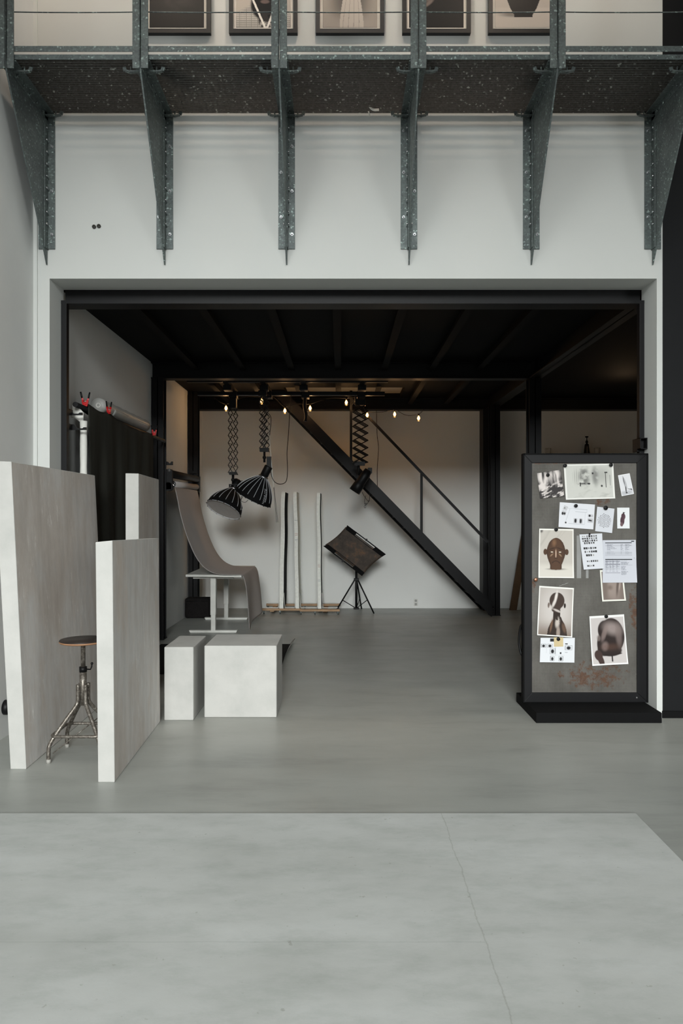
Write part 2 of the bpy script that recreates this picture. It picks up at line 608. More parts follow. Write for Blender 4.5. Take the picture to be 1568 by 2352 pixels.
def window(name, mk, label):
    t = thing(name, label, 'window', (0, 0, 0), None, 'structure')
    mk(t)


def rear_window(t):
    f = MB()
    x0, x1, z0, z1, y = RX0, RX1, RZ0, RZ1, -6.1
    for (a, b, c, d) in ((x0, x1, z0, z0 + .06), (x0, x1, z1 - .06, z1)):
        f.box(a, b, y - .02, y + .04, c, d)
    for q in range(4):
        x = x0 + q * (x1 - x0 - .06) / 3
        f.box(x, x + .06, y - .02, y + .04, z0, z1)
    f.build('window_frame', M['black'], t)


def left_window(t):
    f = MB()
    y0, y1, z0, z1, x = 1.2, 3.8, 2.3, 4.75, -2.134
    for q in range(4):
        y = y0 + q * (y1 - y0 - .06) / 3
        f.box(x, x + .03, y, y + .06, z0, z1)
    f.box(x, x + .03, y0, y1, z0, z0 + .06)
    f.box(x, x + .03, y0, y1, z1 - .06, z1)
    f.build('window_frame', M['black'], t)


window('window_1', rear_window, 'tall window high in the rear wall behind the camera')
window('window_2', left_window, 'wide window in the left wall beside the camera')

# the raised off-white stage board
tag(MB().box(-2.05, 1.387, -1.5, 3.345, 0, 0.012).build('stage_board', M['stage'], None, (0, 2, 0), 0.002),
    'large off-white painted stage board lying on the grey floor', 'floor board')

struct(MB().box(WL, 6.0, 5.2, YB, 5.6, 5.7), 'ceiling_upper', M['white'], 'white ceiling of the mezzanine storey', 'ceiling')
# black steel frame of the opening and of the mezzanine
for (x0, x1, nm) in ((OL, OL + 0.04, 'left'), (OR_ - 0.035, OR_, 'right')):
    t = thing('steel_column', 'black steel column lining the %s side of the opening' % nm, 'column', ((x0 + x1) / 2, 5.17, 0), None, 'structure')
    MB().box(x0, x1, 5.15, 5.2, 0, 2.945).build('post', M['black'], t, bevel=0.002)
    if nm == 'right':
        m = MB()
        bx0, bx1, bz0, bz1 = 2.146, 2.198, 1.885, 1.965
        for (a, b, c, d) in ((bx0, bx0 + .005, bz0, bz1), (bx1 - .005, bx1, bz0, bz1), (bx0, bx1, bz0, bz0 + .005), (bx0, bx1, bz1 - .005, bz1)):
            m.box(a, b, 5.095, 5.148, c, d)
        m.box(bx0, 2.163, 5.148, 5.23, bz0 - .015, bz1)
        m.build('socket_tube', M['black'], t)
    else:
        for (zz, xe) in ((2.175, -1.925), (2.065, -1.895)):
            y = 5.3
            xs = -2.03
            poly = [(xs, y, zz - .02), (xe, y, zz - .02), (xe, y, zz + .0), (xe - .02, y, zz), (xe - .03, y, zz - .008), (xe - .065, y, zz - .008), (xe - .095, y, zz + .022), (xs, y, zz + .022)]
            m = MB().prism(poly, (0, .012, 0))
            m.box(xs, xs + .03, 5.2, 5.312, zz - .02, zz + .02)
            m.build('roll_hook', M['black'], t)
m = MB()
m.box(OL, OR_, 5.15, 5.3, 2.943, 2.966)
m.box(OL + 0.01, OR_ - 0.01, 5.205, 5.215, 2.966, 3.2)
m.box(OL, OR_, 5.15, 5.3, 3.11, 3.125) if False else None
struct(m, 'steel_beam', M['black'], 'black steel beam across the top of the opening', 'beam', (0, 5.2, 2.95))


def h_beam(m, x0, x1, y0, y1, z0, z1, fl=0.012):
    m.box(x0, x1, y0, y1, z0, z0 + fl)
    m.box(x0, x1, y0, y1, z1 - fl, z1)
    yc = (y0 + y1) / 2
    m.box(x0, x1, yc - .005, yc + .005, z0 + fl, z1 - fl)
    return m


def h_post(x0, x1, y0, y1, z1, label):
    m = MB()
    m.box(x0, x1, y0, y0 + .012, 0.008, z1)
    m.box(x0, x1, y1 - .012, y1, 0.008, z1)
    xc = (x0 + x1) / 2
    m.box(xc - .005, xc + .005, y0, y1, 0, z1)
    m.box(x0 - .008, x1 + .008, y0 - .01, y1 + .01, 0, 0.01)
    return struct(m, 'steel_column', M['black'], label, 'column', ((x0 + x1) / 2, y0, 0))


ZB = 2.944
h_post(-2.126, -1.994, 8.0, 8.14, ZB, 'black steel column at the left behind the leaning slabs')
h_post(2.121, 2.258, 8.0, 8.14, ZB, 'black steel column behind the pin board')
h_post(-2.12, -1.99, 9.9, 10.04, 3.128, 'black steel column behind the grey paper roll')
h_post(2.088, 2.22, 9.9, 10.04, 2.94, 'black steel column at the foot of the stairs')
struct(MB().box(2.088, 2.22, 10.42, YB, 0, 2.96), 'steel_column', M['black'], 'black pier on the back wall behind the stair foot', 'column', (2.15, 10.6, 0))
struct(h_beam(MB(), WL, 2.258, 8.0, 8.14, ZB, 3.128), 'steel_beam', M['black'], 'black steel beam across the middle of the mezzanine', 'beam', (0, 8.07, ZB))
struct(h_beam(MB(), WL, 4.95, 10.5, YB, 2.963, 3.128), 'steel_beam', M['black'], 'black steel beam along the back wall', 'beam', (0, 10.6, ZB))
m = MB()
m.box(2.12, 2.258, 5.3, 8.0, ZB, ZB + .012); m.box(2.18, 2.19, 5.3, 8.0, ZB, 3.128)
m.box(2.12, 2.258, 8.14, 10.5, ZB, ZB + .012); m.box(2.18, 2.19, 8.14, 10.5, ZB, 3.128)
struct(m, 'steel_beam', M['black'], 'black steel beam along the right edge of the mezzanine', 'beam', (2.19, 8, ZB))
hx0, hx1, hy0, hy1 = -0.775, 0.875, 9.63, 10.5
m = MB()
for (a, b, c, d) in ((WL, hx0, 5.2, YB), (hx1, 4.95, 5.2, YB), (hx0, hx1, 5.2, hy0), (hx0, hx1, hy1, YB)):
    m.box(a, b, c, d, 3.13, 3.2)
struct(m, 'ceiling', M['blackmatt'], 'black underside of the mezzanine', 'ceiling')
for i, x in enumerate((-1.62, -1.095, -0.55, -0.03, 0.49, 1.02, 1.55)):
    m = MB()
    m.box(x - .035, x + .035, 5.3, 8.0, 3.035, 3.047); m.box(x - .004, x + .004, 5.3, 8.0, 3.047, 3.13)
    ye = 9.63 if hx0 - .1 < x < hx1 + .1 else 10.5
    m.box(x - .035, x + .035, 8.14, ye, 3.035, 3.047); m.box(x - .004, x + .004, 8.14, ye, 3.047, 3.13)
    o = struct(m, 'ceiling_joist', M['blackmatt'], 'black steel joist under the mezzanine running front to back', 'joist', (x, 6, 3.04))
    o['group'] = 'joists under the mezzanine'
struct(MB().box(WL, WL + .055, YB - .02, YB, 0, 2.96), 'trim_2', M['white_inner'], 'white strip in the left corner of the back wall', 'trim')

# ------------------------------------------------------------------ gallery outside the wall
BX = [(px - VX) / F * 4.94 for px in (107, 378, 658, 939, 1220, 1499)]
GT, GY = 4.2, 4.345


def bracket(x, sides=(-1, 1)):
    t = thing('gallery_bracket', 'galvanised steel gallery bracket', 'bracket', (x, YF, 3.2), 'steel brackets carrying the gallery')
    pl = [(x - .005, 4.942, GT - .004), (x - .005, GY, GT - .004), (x - .005, GY, GT - .075), (x - .005, 4.80, 3.40), (x - .005, 4.942, 3.15)]
    MB().prism(pl, (.01, 0, 0)).build('gusset_plate', M['galv'], t)
    for s in (-1, 1):
        def bx(m, a, b, *r):
            a, b = sorted((x + s * a, x + s * b))
            m.box(a, b, *r)
        m = MB()
        bx(m, .006, .0575, 4.94, 4.947, 3.26, GT - .002)
        bx(m, .005, .011, 4.885, 4.947, 3.255, GT - .002)
        m.build('wall_angle', M['galv'], t, bevel=.001)
        m = MB()
        bx(m, .006, .055, GY + .01, 4.94, GT - .008, GT - .001)
        bx(m, .005, .011, GY + .01, 4.94, GT - .055, GT - .001)
        m.build('top_angle', M['galv'], t, bevel=.001)
        m = MB()
        bx(m, .004, .048, GY - .008, GY, GT - .06, 5.25)
        bx(m, .003, .009, GY - .008, GY + .045, GT - .06, 5.25)
        m.build('post_angle', M['galv'], t, bevel=.001)
        for yy in ((GY + .07, 4.90) if s in sides else ()):
            m = MB()
            z = GT - .035
            pts = [(x + s * .012, yy, z), (x + s * .085, yy, z - .002), (x + s * .115, yy, z + .004), (x + s * .122, yy, z + .028)]
            for a, b in zip(pts, pts[1:]):
                m.bar(a, b, .022, .008, 0, (0, 0, 1) if abs(a[2] - b[2]) < .01 else (0, 1, 0))
            m.cyl((x + s * .08, yy, z - .012), (x + s * .08, yy, z + .03), .005, 8)
            m.build('grating_clip', M['galv'], t)
        for k in range(9):
            z = 3.42 + k * .083
            MB().cyl((x + s * .011, 4.905, z), (x + s * .021, 4.905, z), .0075, 6).build('bolt', M['silver'], t)
        for k in range(5):
            y = 4.46 + k * .095
            MB().cyl((x + s * .011, y, GT - .036), (x + s * .021, y, GT - .036), .0075, 6).build('bolt', M['galv'], t)
        for z in ((3.36, 3.66, 3.97) if s > 0 else (3.48, 3.79, 4.08)):
            m = MB().cyl((x + s * .038, 4.942, z), (x + s * .038, 4.934, z), .011, 6).cyl((x + s * .038, 4.936, z), (x + s * .038, 4.918, z), .005, 8)
            m.build('wall_bolt', M['silver'], t)
    return t


BL = ['galvanised gallery bracket closest to the left wall', 'second gallery bracket from the left wall, right of two pipe stubs',
      'third gallery bracket from the left, below the bearded portrait', 'fourth gallery bracket from the left, below the dark abstract with pale fingers',
      'gallery bracket overlapping the right edge of the vase picture', 'gallery bracket beside the black wall panel on the right']
bracket(BX[0], (1,))['label'] = BL[0]          # no room for clips on its wall side
b0 = bracket(BX[1])
b0['label'] = BL[1]
for x, lb in zip(BX[2:], BL[2:]):
    dup(b0, (x, YF, 3.2), lb)

PLACE = ['in the bay beside the left wall', 'in the second bay from the left wall', 'in the middle bay above the two softboxes', 'in the fourth bay, below the vase picture', 'in the bay beside the black wall']
for i in range(5):
    x0, x1 = BX[i] + .012, BX[i + 1] - .012
    t = thing('steel_grating', 'galvanised floor grating of the gallery ' + PLACE[i], 'grating', ((x0 + x1) / 2, 4.64, GT), 'gallery floor gratings')
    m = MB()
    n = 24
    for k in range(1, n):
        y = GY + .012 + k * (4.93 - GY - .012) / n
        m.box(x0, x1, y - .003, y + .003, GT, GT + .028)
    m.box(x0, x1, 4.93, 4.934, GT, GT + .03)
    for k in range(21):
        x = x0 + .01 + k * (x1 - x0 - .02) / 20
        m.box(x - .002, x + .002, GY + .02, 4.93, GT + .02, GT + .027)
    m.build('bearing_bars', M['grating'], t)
    MB().box(x0, x1, GY + .008, GY + .013, GT + .002, GT + .032).build('front_edge_bar', M['galv'], t)
    if i == 4:
        for (px, s) in ((1437, '1616'), (1556, '1616')):
            cu = bpy.data.curves.new('stamp', 'FONT')
            cu.body = s
            cu.size = .017
            cu.align_x = 'CENTER'
            tmp = bpy.data.objects.new('stamp', cu)
            me = bpy.data.meshes.new_from_object(tmp)
            bpy.data.objects.remove(tmp)
            me.materials.append(M['ink'])
            o = bpy.data.objects.new('stamped_number', me)
            COL.objects.link(o)
            o.parent = t
            q = P(px, 0, GY)
            o.location = Vector((q.x, GY + .007, GT + .011)) - OFF[t.name]
            o.rotation_euler = (math.radians(90), 0, 0)
    tag(MB().box(x0, x1, GY + .001, GY + .006, 4.246, 4.28).build('toe_rail', M['galv'], None, ((x0 + x1) / 2, GY, 4.26), .001),
        'flat galvanised toe rail ' + PLACE[i], 'rail', 'gallery toe rails')
q = P(856, 252, 4.9)
m = MB().grid(lambda u, v: Vector((q.x - .03 + .07 * u, 4.86 + .004 * math.sin(u * 5), GT - .012 + .03 * (1 - u) ** 3 - .018 * v)), 10, 2)
m.grid(lambda u, v: Vector((q.x - .035 + .01 * v + .008 * u, 4.90, GT - .005 - .04 * u)), 6, 2)
tag(m.build('curled_strip', M['whitepaper'], None, q, solid=.0008), 'white curled strip of tape caught under the gallery grating', 'scrap')  # curled white strip, a piece of tape
xs = [WL + .003] + BX + [2.5]
pth = []
for a, b in zip(xs, xs[1:]):
    for k in range(6):
        tt = k / 6
        pth.append((a + (b - a) * tt, GY + .03, 4.508 - .004 * math.sin(math.pi * tt)))
tag(MB().tube(pth, .0035, 6).build('railing_cable', M['galv'], None, (0, GY, 4.5)), 'thin steel railing cable strung along the gallery posts', 'cable')

# ------------------------------------------------------------------ prints
def sm(x, a, b):
    t = np.clip((x - a) / (b - a), 0, 1)
    return t * t * (3 - 2 * t)


def ell(u, v, cx, cy, rx, ry, rot=0.0):
    du, dv = u - cx, v - cy
    c, s = math.cos(rot), math.sin(rot)
    a, b = (du * c + dv * s) / rx, (-du * s + dv * c) / ry
    return np.sqrt(a * a + b * b)


def lay(img, mask, col):
    col = np.array(srgb(*col))
    return img * (1 - mask[..., None]) + col * mask[..., None]


def fill(u, v, col):
    return np.ones(u.shape + (3,)) * np.array(srgb(*col))


def inside(d, soft=0.06):
    return 1 - sm(d, 1 - soft, 1 + soft)


def vnoise(u, v, sx, sy, seed):
    r = np.random.RandomState(seed)
    tot = np.zeros_like(u)
    amp = 1.0
    for o in range(4):
        g = r.rand(64, 64)
        x, y = u * sx * 2 ** o, v * sy * 2 ** o
        xi, yi = np.floor(x).astype(int), np.floor(y).astype(int)
        fx, fy = x - xi, y - yi
        fx, fy = fx * fx * (3 - 2 * fx), fy * fy * (3 - 2 * fy)
        gg = lambda a, b: g[a % 64, b % 64]
        tot += amp * ((gg(xi, yi) * (1 - fx) + gg(xi + 1, yi) * fx) * (1 - fy) + (gg(xi, yi + 1) * (1 - fx) + gg(xi + 1, yi + 1) * fx) * fy)
        amp *= 0.5
    return tot / 1.875


def rect(u, v, a, b, c, d):
    return ((u > a) & (u < b) & (v > c) & (v < d)).astype(float)


def border(img, u, v, bu, bv, col=(226, 225, 220), top=None):
    mk = 1 - rect(u, v, bu, 1 - bu, bv if top is None else top, 1 - bv)
    return lay(img, mk, col)


def print_mesh(name, corners, fn, nu, nv, mat, curl=0.0, thick=0.0008, parent=None, loc=None):
    tl, tr, br, bl = [Vector(c) for c in corners]
    uu, vv = np.meshgrid(np.linspace(0, 1, nu + 1), np.linspace(0, 1, nv + 1))
    img = np.clip(fn(uu, vv), 0, 1)
    mb = MB()

    def f(u, v):
        p = (tl * (1 - u) + tr * u) * (1 - v) + (bl * (1 - u) + br * u) * v
        return p + Vector((0, -curl * (abs(2 * u - 1) ** 2 * .5 + v ** 3) * v, 0))
    mb.grid(f, nu, nv, 0, True)
    nfront = len(mb.v)
    o = mb.build(name, mat, parent, loc if loc is not None else ((tl + br) / 2), solid=thick)
    at = o.data.color_attributes.new('print', 'FLOAT_COLOR', 'POINT')
    cols = np.ones((len(o.data.vertices), 4), dtype=np.float32)
    cols[:, :3] = srgb(226, 226, 224)
    cols[:nfront, :3] = img.reshape(-1, 3)
    at.data.foreach_set('color', cols.ravel())
    return o


# pictures over the gallery
def pic_dark(u, v):
    im = fill(u, v, (9, 9, 9))
    d = ell(u, v, .5, .45, .5, .5)
    return lay(im, .5 * np.clip(vnoise(u, v, 3, 6, 5) - .45, 0, 1) * (1 - sm(d, .4, 1.0)), (90, 88, 86))


def pic_beard(u, v):
    im = fill(u, v, (178, 170, 160))
    im = lay(im, inside(ell(u, v, .5, 1.05, .62, .36), .04), (196, 190, 182))
    ck = ((np.sin(u * 210) > .3) | (np.sin(v * 230) > .3)).astype(float) * inside(ell(u, v, .5, 1.05, .62, .36))
    im = lay(im, ck * .6, (60, 56, 52))
    im = lay(im, inside(ell(u, v, .52, .46, .27, .36), .05), (34, 27, 24))
    im = lay(im, inside(ell(u, v, .52, .70, .25, .20), .1), (12, 10, 10))
    im = lay(im, inside(ell(u, v, .53, .66, .08, .025), .3), (104, 88, 82))
    im = lay(im, inside(ell(u, v, .54, .90, .13, .12), .2) * (vnoise(u, v, 20, 20, 3) > .4), (40, 36, 34))
    im = lay(im, ((np.abs((u - .30) * .9 - (v - .62) * .55) < .018) & (v > .6)).astype(float), (230, 225, 218))
    im = lay(im, ((np.abs((u - .78) * .9 + (v - .62) * .5) < .018) & (v > .6)).astype(float), (230, 225, 218))
    im = lay(im, .7 * inside(ell(u, v, .47, .42, .1, .12), .7), (70, 56, 50))
    return im


def pic_dress(u, v):
    im = fill(u, v, (160, 150, 140))
    im = lay(im, .75 * inside(ell(u, v, .50, .45, .34, .56), .5), (52, 46, 42))
    im = lay(im, .9 * sm(v, .75, 1.0), (166, 155, 146))
    hw = .10 + .12 * sm(v, .25, 1.0)
    im = lay(im, ((np.abs(u - .53) < hw) & (v > .3)).astype(float), (196, 186, 176))
    fold = (np.abs(u - .53) < hw) & (v > .3) & (np.abs(np.sin((u - .53) / hw * 7 + v * 2)) < .18)
    im = lay(im, fold * .6, (128, 116, 108))
    im = lay(im, inside(ell(u, v, .53, .2, .07, .1), .1), (70, 52, 44))
    return im


def pic_fingers(u, v):
    im = fill(u, v, (9, 9, 9))
    for (a, b, r) in ((.40, .60, .6), (.47, .55, .8), (.36, .68, .5)):
        im = lay(im, .8 * inside(ell(u, v, a, b, .10, .025, -r), .5), (120, 108, 102))
    return im


def pic_vase(u, v):
    im = fill(u, v, (182, 172, 162))
    im = lay(im, sm(v, .72, .76) * .6, (196, 186, 176))
    im = lay(im, .6 * inside(ell(u, v, .36, .83, .25, .03), .6), (40, 34, 32))
    w = np.interp(v, [.1, .15, .2, .3, .45, .6, .75, .83, .87], [.12, .13, .10, .22, .33, .32, .24, .17, .17])
    im = lay(im, ((np.abs(u - .52) < w) & (v > .1) & (v < .865)).astype(float), (16, 13, 13))
    return im


PICS = [(405.5, pic_dark, 'framed near-black photograph, first picture over the gallery from the left'),
        (604.5, pic_beard, 'framed portrait of a bearded person in a checked shirt'),
        (803.5, pic_dress, 'framed photograph of a pale draped garment, middle picture over the gallery'),
        (1002, pic_fingers, 'framed black photograph with small pale fingers'),
        (1199.5, pic_vase, 'framed photograph of a dark vase on a pale ground')]
for px, fn, lb in PICS:
    cx = (px - VX) / F * 4.93
    z0, z1, hw = 4.747, 5.37, .237
    t = thing('picture_frame', lb, 'picture', (cx, YF, z0), 'framed pictures over the gallery')
    fr = .029
    m = MB()
    for (a, b, c, d) in ((cx - hw, cx + hw, z0, z0 + fr), (cx - hw, cx + hw, z1 - fr, z1), (cx - hw, cx - hw + fr, z0 + fr, z1 - fr), (cx + hw - fr, cx + hw, z0 + fr, z1 - fr)):
        m.box(a, b, 4.918, YF, c, d)
    m.build('frame', M['frame'], t)
    i = hw - fr
    MB().box(cx - i, cx + i, 4.934, 4.94, z0 + fr, z1 - fr).build('mat', M['mount'], t)
    i -= .019
    zz0, zz1 = z0 + fr + .017, z1 - fr - .017
    print_mesh('photograph', [(cx - i, 4.9335, zz1), (cx + i, 4.9335, zz1), (cx + i, 4.9335, zz0), (cx - i, 4.9335, zz0)], fn, 110, 150, M['print'], 0, .0003, t)

# two pipe stubs in the wall
for (px, py, side) in ((216.5, 521.5, 'left'), (227.5, 520, 'right')):
    q = P(px, py, YF)
    m = MB().lathe([(0, .0135), (.010, .0135), (.010, .009), (.001, .008)], (q.x, YF, q.z), (0, -1, 0), 16)
    tag(m.build('pipe_stub', plain('dark_pipe_%s' % side, (52, 50, 44), .6), None, (q.x, YF, q.z)), 'small dark pipe stub in the white wall, %s one of the pair' % side, 'pipe stub', 'pipe stubs in the wall')

# black knob low on the left wall behind the tall slab
q = (WL, 4.52, .19)
t = thing('rubber_buffer', 'black rounded buffer low on the left wall behind the tallest slab', 'buffer', q)
MB().lathe([(0, .047), (.02, .047), (.036, .04), (.045, .025), (.048, .001)], q, (1, 0, 0), 24).build('cap', M['blackplastic'], t)
MB().bar((WL + .049, 4.50, .155), (WL + .047, 4.49, .148), .004, .004).build('pale_glint', M['whitepaper'], t)  # pale bar standing in for a glint on the cap

# ------------------------------------------------------------------ slabs and blocks on the left
def slab(name, pts, label, cat='slab', bevel=.004):
    """pts: bottom near-left, near-right, far-right, far-left then the top four"""
    m = MB()
    m.add(pts, [(0, 3, 2, 1), (4, 5, 6, 7), (0, 1, 5, 4), (2, 3, 7, 6)], 0)
    m.add(pts, [(1, 2, 6, 5), (3, 0, 4, 7)], 1)
    c = sum((Vector(p) for p in pts[:4]), Vector()) / 4
    o = m.build(name, [M['block'], M['concrete']], None, c)
    me = o.data
    bm = bmesh.new(); bm.from_mesh(me)
    bmesh.ops.remove_doubles(bm, verts=bm.verts, dist=1e-5)
    bmesh.ops.recalc_face_normals(bm, faces=bm.faces)
    bmesh.ops.bevel(bm, geom=list(bm.edges), offset=bevel, segments=2, affect='EDGES', profile=.5)
    bm.to_mesh(me); bm.free()
    return tag(o, label, cat, 'leaning plaster slabs' if cat == 'slab' else None)


slab('plaster_slab', [(-1.834, 3.95, 0), (-1.746, 3.95, 0), (-1.775, 5.38, 0), (-1.863, 5.38, 0),
                      (-1.925, 3.95, 1.713), (-1.829, 3.95, 1.710), (-1.858, 5.38, 1.710), (-1.950, 5.38, 1.713)],
     'tall grey-faced slab standing behind the stool at the far left')
slab('plaster_slab', [(-1.282, 3.758, 0), (-1.194, 3.758, 0), (-1.232, 4.86, 0), (-1.318, 4.86, 0),
                      (-1.296, 3.758, 1.270), (-1.206, 3.758, 1.279), (-1.250, 4.88, 1.253), (-1.338, 4.88, 1.25)],
     'shorter grey-faced slab in front, between the stool and white boxes')
slab('plaster_slab', [(-1.510, 5.0, 0), (-1.418, 5.0, 0), (-1.500, 5.9, 0), (-1.592, 5.9, 0),
                      (-1.513, 5.0, 1.705), (-1.420, 5.0, 1.703), (-1.508, 5.9, 1.705), (-1.600, 5.9, 1.705)],
     'tall grey-faced slab in front of the dark hanging cloth')


def block(x0, x1, y0, y1, z1, label):
    return tag(MB().box(x0, x1, y0, y1, 0, z1).build('plaster_block', M['block'], None, ((x0 + x1) / 2, (y0 + y1) / 2, 0), .006), label, 'block', 'white plaster blocks')


block(-1.212, -1.011, 4.885, 5.34, .504, 'narrow white block beside the shorter slab')
block(-.95, -.446, 4.955, 5.43, .5, 'white cube on the floor right of the narrow block')


# black sheet on the floor behind the blocks, its right edge curled up
def bs(u, v):
    y = 6.27 + 1.46 * v
    xr = -.515 + .055 * v
    s = u * (xr + 1.95)
    L = xr + 1.95
    x = -1.95 + s
    lift = max(0, s - L + .08)
    cw = .35 + .65 * math.sin(math.pi * (1 - v * .75))
    return Vector((x - lift * .5 * cw, y, .004 + lift * 1.0 * cw * (lift / .08) ** .5))


m = MB()
m.grid(bs, 40, 30, 0, True)
n = len(m.v)
m.grid(lambda u, v: bs(u, v) - Vector((-.002, 0, .002)), 40, 30, 1, True)
tag(m.build('black_sheet', [M['blackmatt'], M['whitepaper']], None, (-1.2, 7, 0)), 'black sheet with a curled white edge on the floor behind the cube', 'sheet')

# ------------------------------------------------------------------ stool
sx_, sy_ = -1.515, 4.185
t = thing('stool', 'old steel stool with a round dark seat between two slabs', 'stool', (sx_, sy_, 0))
seat = MB().lathe([(0, .02), (.0, .128), (.006, .134), (.012, .134)], (sx_, sy_, .664), (0, 0, 1), 40, 1).lathe([(0, .1335), (.006, .130), (.007, .001)], (sx_, sy_, .676), (0, 0, 1), 40, 0)
seat.build('seat', [M['seatwood'], M['seatedge']], t)
m = MB().lathe([(0, .045), (.012, .02), (.02, .013)][::-1], (sx_, sy_, .662), (0, 0, -1), 20)
m = MB().lathe([(0, .013), (.125, .013), (.135, .022), (.146, .045)], (sx_, sy_, .518), (0, 0, 1), 20)
m.build('spindle', M['worn'], t)
cl = MB().lathe([(0, .022), (.03, .022)], (sx_, sy_, .49), (0, 0, 1), 20).build('clamp_collar', M['blackplastic'], t)
h = MB().tube([(sx_ + .02, sy_, .505), (sx_ + .045, sy_ - .005, .505), (sx_ + .052, sy_ - .006, .52), (sx_ + .054, sy_ - .006, .535)], .004, 8).sphere((sx_ + .054, sy_ - .006, .54), .008, 10)
h.build('clamp_handle', M['blackplastic'], cl)
MB().lathe([(0, .0205), (.20, .0205)], (sx_, sy_, .295), (0, 0, 1), 20).build('hub_tube', M['worn'], t)
for (ax, ay) in ((-1, -1), (-1, 1), (1, -1), (1, 1)):
    fx, fy = sx_ + ax * .147, sy_ + ay * .137
    ux, uy = ax / math.sqrt(2), ay / math.sqrt(2)
    L = [(sx_ + ux * .032, sy_ + uy * .032, .42), (sx_ + ux * .032, sy_ + uy * .032, .33), (sx_ + ux * .045, sy_ + uy * .045, .295),
         (sx_ + ax * .075, sy_ + ay * .07, .225), (sx_ + ax * .125, sy_ + ay * .117, .14), (fx - ax * .004, fy - ay * .004, .10), (fx, fy, .07), (fx, fy, .012)]
    lg = MB().tube(spline(L, 6), .0115, 10).build('leg', M['worn'], t)
    MB().lathe([(0, .013), (.022, .0125)], (fx, fy, 0), (0, 0, 1), 12).build('rubber_foot', M['foot'], lg)
rr = []
hw_, hd_, cr = .140, .130, .035
for (cx, cy, a0) in ((1, 1, 0), (-1, 1, 90), (-1, -1, 180), (1, -1, 270)):
    for k in range(6):
        a = math.radians(a0 + k * 18)
        rr.append((sx_ + cx * (hw_ - cr) + cr * math.cos(a), sy_ + cy * (hd_ - cr) + cr * math.sin(a), .148))
MB().tube(rr, .009, 8, closed=True).build('foot_ring', M['worn'], t)
MB().tube([(sx_ - .13, sy_ - .12, .05), (sx_ + .13, sy_ + .12, .25)], .003, 6).build('wire_stay', M['worn'], t)

# ------------------------------------------------------------------ left bay: pole, cloth, rolls, clamps
tag(MB().tube([(-1.985, 5.32, 2.238), (-1.985, 7.995, 2.238)], .02, 14).build('crossbar', M['black'], None, (-1.99, 6.6, 2.26)), 'black crossbar pole along the left wall carrying the dark cloth', 'pole')


def cl_fn(u, v):
    y = 5.53 + 1.93 * u
    top = 2.275 - .02 * math.sin(math.pi * min(1, u / .25)) * (u < .25) - (.045 * math.sin(math.pi * (u - .25) / .75) + .02 * (u - .25)) * (u >= .25)
    z = top + (0.02 - top) * v
    fold = .016 * math.sin(u * 30 + .6 * math.sin(v * 4)) * sm_s(v) + .01 * math.sin(u * 62 + 1.2) * v
    return Vector((-1.962 + fold + .02 * v, y - .03 * v * (u - .5), z))


def sm_s(v):
    return .25 + .75 * min(1, v * 2.2)


m = MB().grid(cl_fn, 90, 50, 0, True)
m.grid(lambda u, v: Vector((-1.962 - .05 * v, 5.53 + 1.93 * u, cl_fn(u, 0).z - .004 - .05 * v * v)), 40, 4, 0, True)
tag(m.build('backdrop_cloth', M['cloth'], None, (-1.96, 6.5, 0), solid=.003), 'dark cloth backdrop clamped to the crossbar on the left', 'cloth')

t = thing('wrapped_paper_roll', 'grey wrapped paper roll lying behind the dark cloth', 'paper roll', (-2.06, 6.8, 2.33))
m = MB()
pr_ = []
for k in range(25):
    pr_.append((k / 24 * 1.42, .062 + .003 * math.sin(k * 1.7)))
m.lathe([(0, .022)] + pr_ + [(1.42, .02)], (-2.065, 6.06, 2.345), (0, 1, 0), 26, 0)
m.build('wrapper', M['wrap'], t)
MB().lathe([(-.002, .021), (-.002, .012), (.02, .012)], (-2.065, 6.06, 2.345), (0, 1, 0), 18, caps=False).build('core', M['whitepaper'], t)
MB().grid(lambda u, v: Vector((-2.065 + .063 * math.cos(v * 1.5) * (1 + .1 * math.sin(u * 9)), 6.3 + 1.15 * u, 2.345 - .068 * math.sin(v * 1.5))), 24, 5).build('loose_wrap', M['wrap'], t, solid=.001)

t = thing('white_paper_roll', 'upright white paper roll at the left edge of the dark cloth', 'paper roll', (-1.955, 5.41, 0))
pf = [(k * .085, .026 + .0015 * math.sin(k * 2.3)) for k in range(26)]
MB().lathe(pf, (-1.955, 5.41, 0), (0, 0, 1), 20).build('roll', M['whitepaper'], t)
MB().grid(lambda u, v: Vector((-2.05 + .095 * u, 5.42 - .02 * math.sin(u * 2.5) , 2.25 - .1 * v - .06 * u * u)), 12, 5).build('loose_sheet', M['whitepaper'], t, solid=.001)


def clamp(x, y, z, ang, label, size=1.0):
    t = thing('spring_clamp', label, 'clamp', (x, y, z), 'red spring clamps on the crossbar')
    k = .01 * size
    for s in (-1, 1):
        # jaws and grips cross at the pivot; a strip of shaped plate each
        pts = [(s * .6, 0, -2.2), (s * 1.3, 0, 0), (s * 1.6, 0, 2.2), (s * 2.2, 0, 3.6)]
        m = MB()
        ca, sa = math.cos(ang), math.sin(ang)
        R = lambda p: Vector((x + (p[0] * ca) * k, y + (p[0] * sa) * k, z + p[2] * k))
        for a, b in zip(pts, pts[1:]):
            m.bar(R(a), R(b), .016 * size, .012 * size)
        m.box(x - .012 * size, x + .012 * size, y - .008, y + .008, z - .012, z + .018) if s > 0 else None
        m.build('jaw', M['red'], t, bevel=.001)
        g = [(s * 2.2, 0, 3.5), (s * 2.6, 0, 5.6), (s * 3.2, 0, 8.2)]
        m = MB()
        m.tube([R(q) for q in g], [.0065 * size, .007 * size, .006 * size], 8)
        m.build('handle', M['blackplastic'], t)
    MB().cyl((x - .012, y - .012, z + .012), (x + .012, y - .012, z + .012), .004, 8).build('spring', M['silver'], t)
    return t


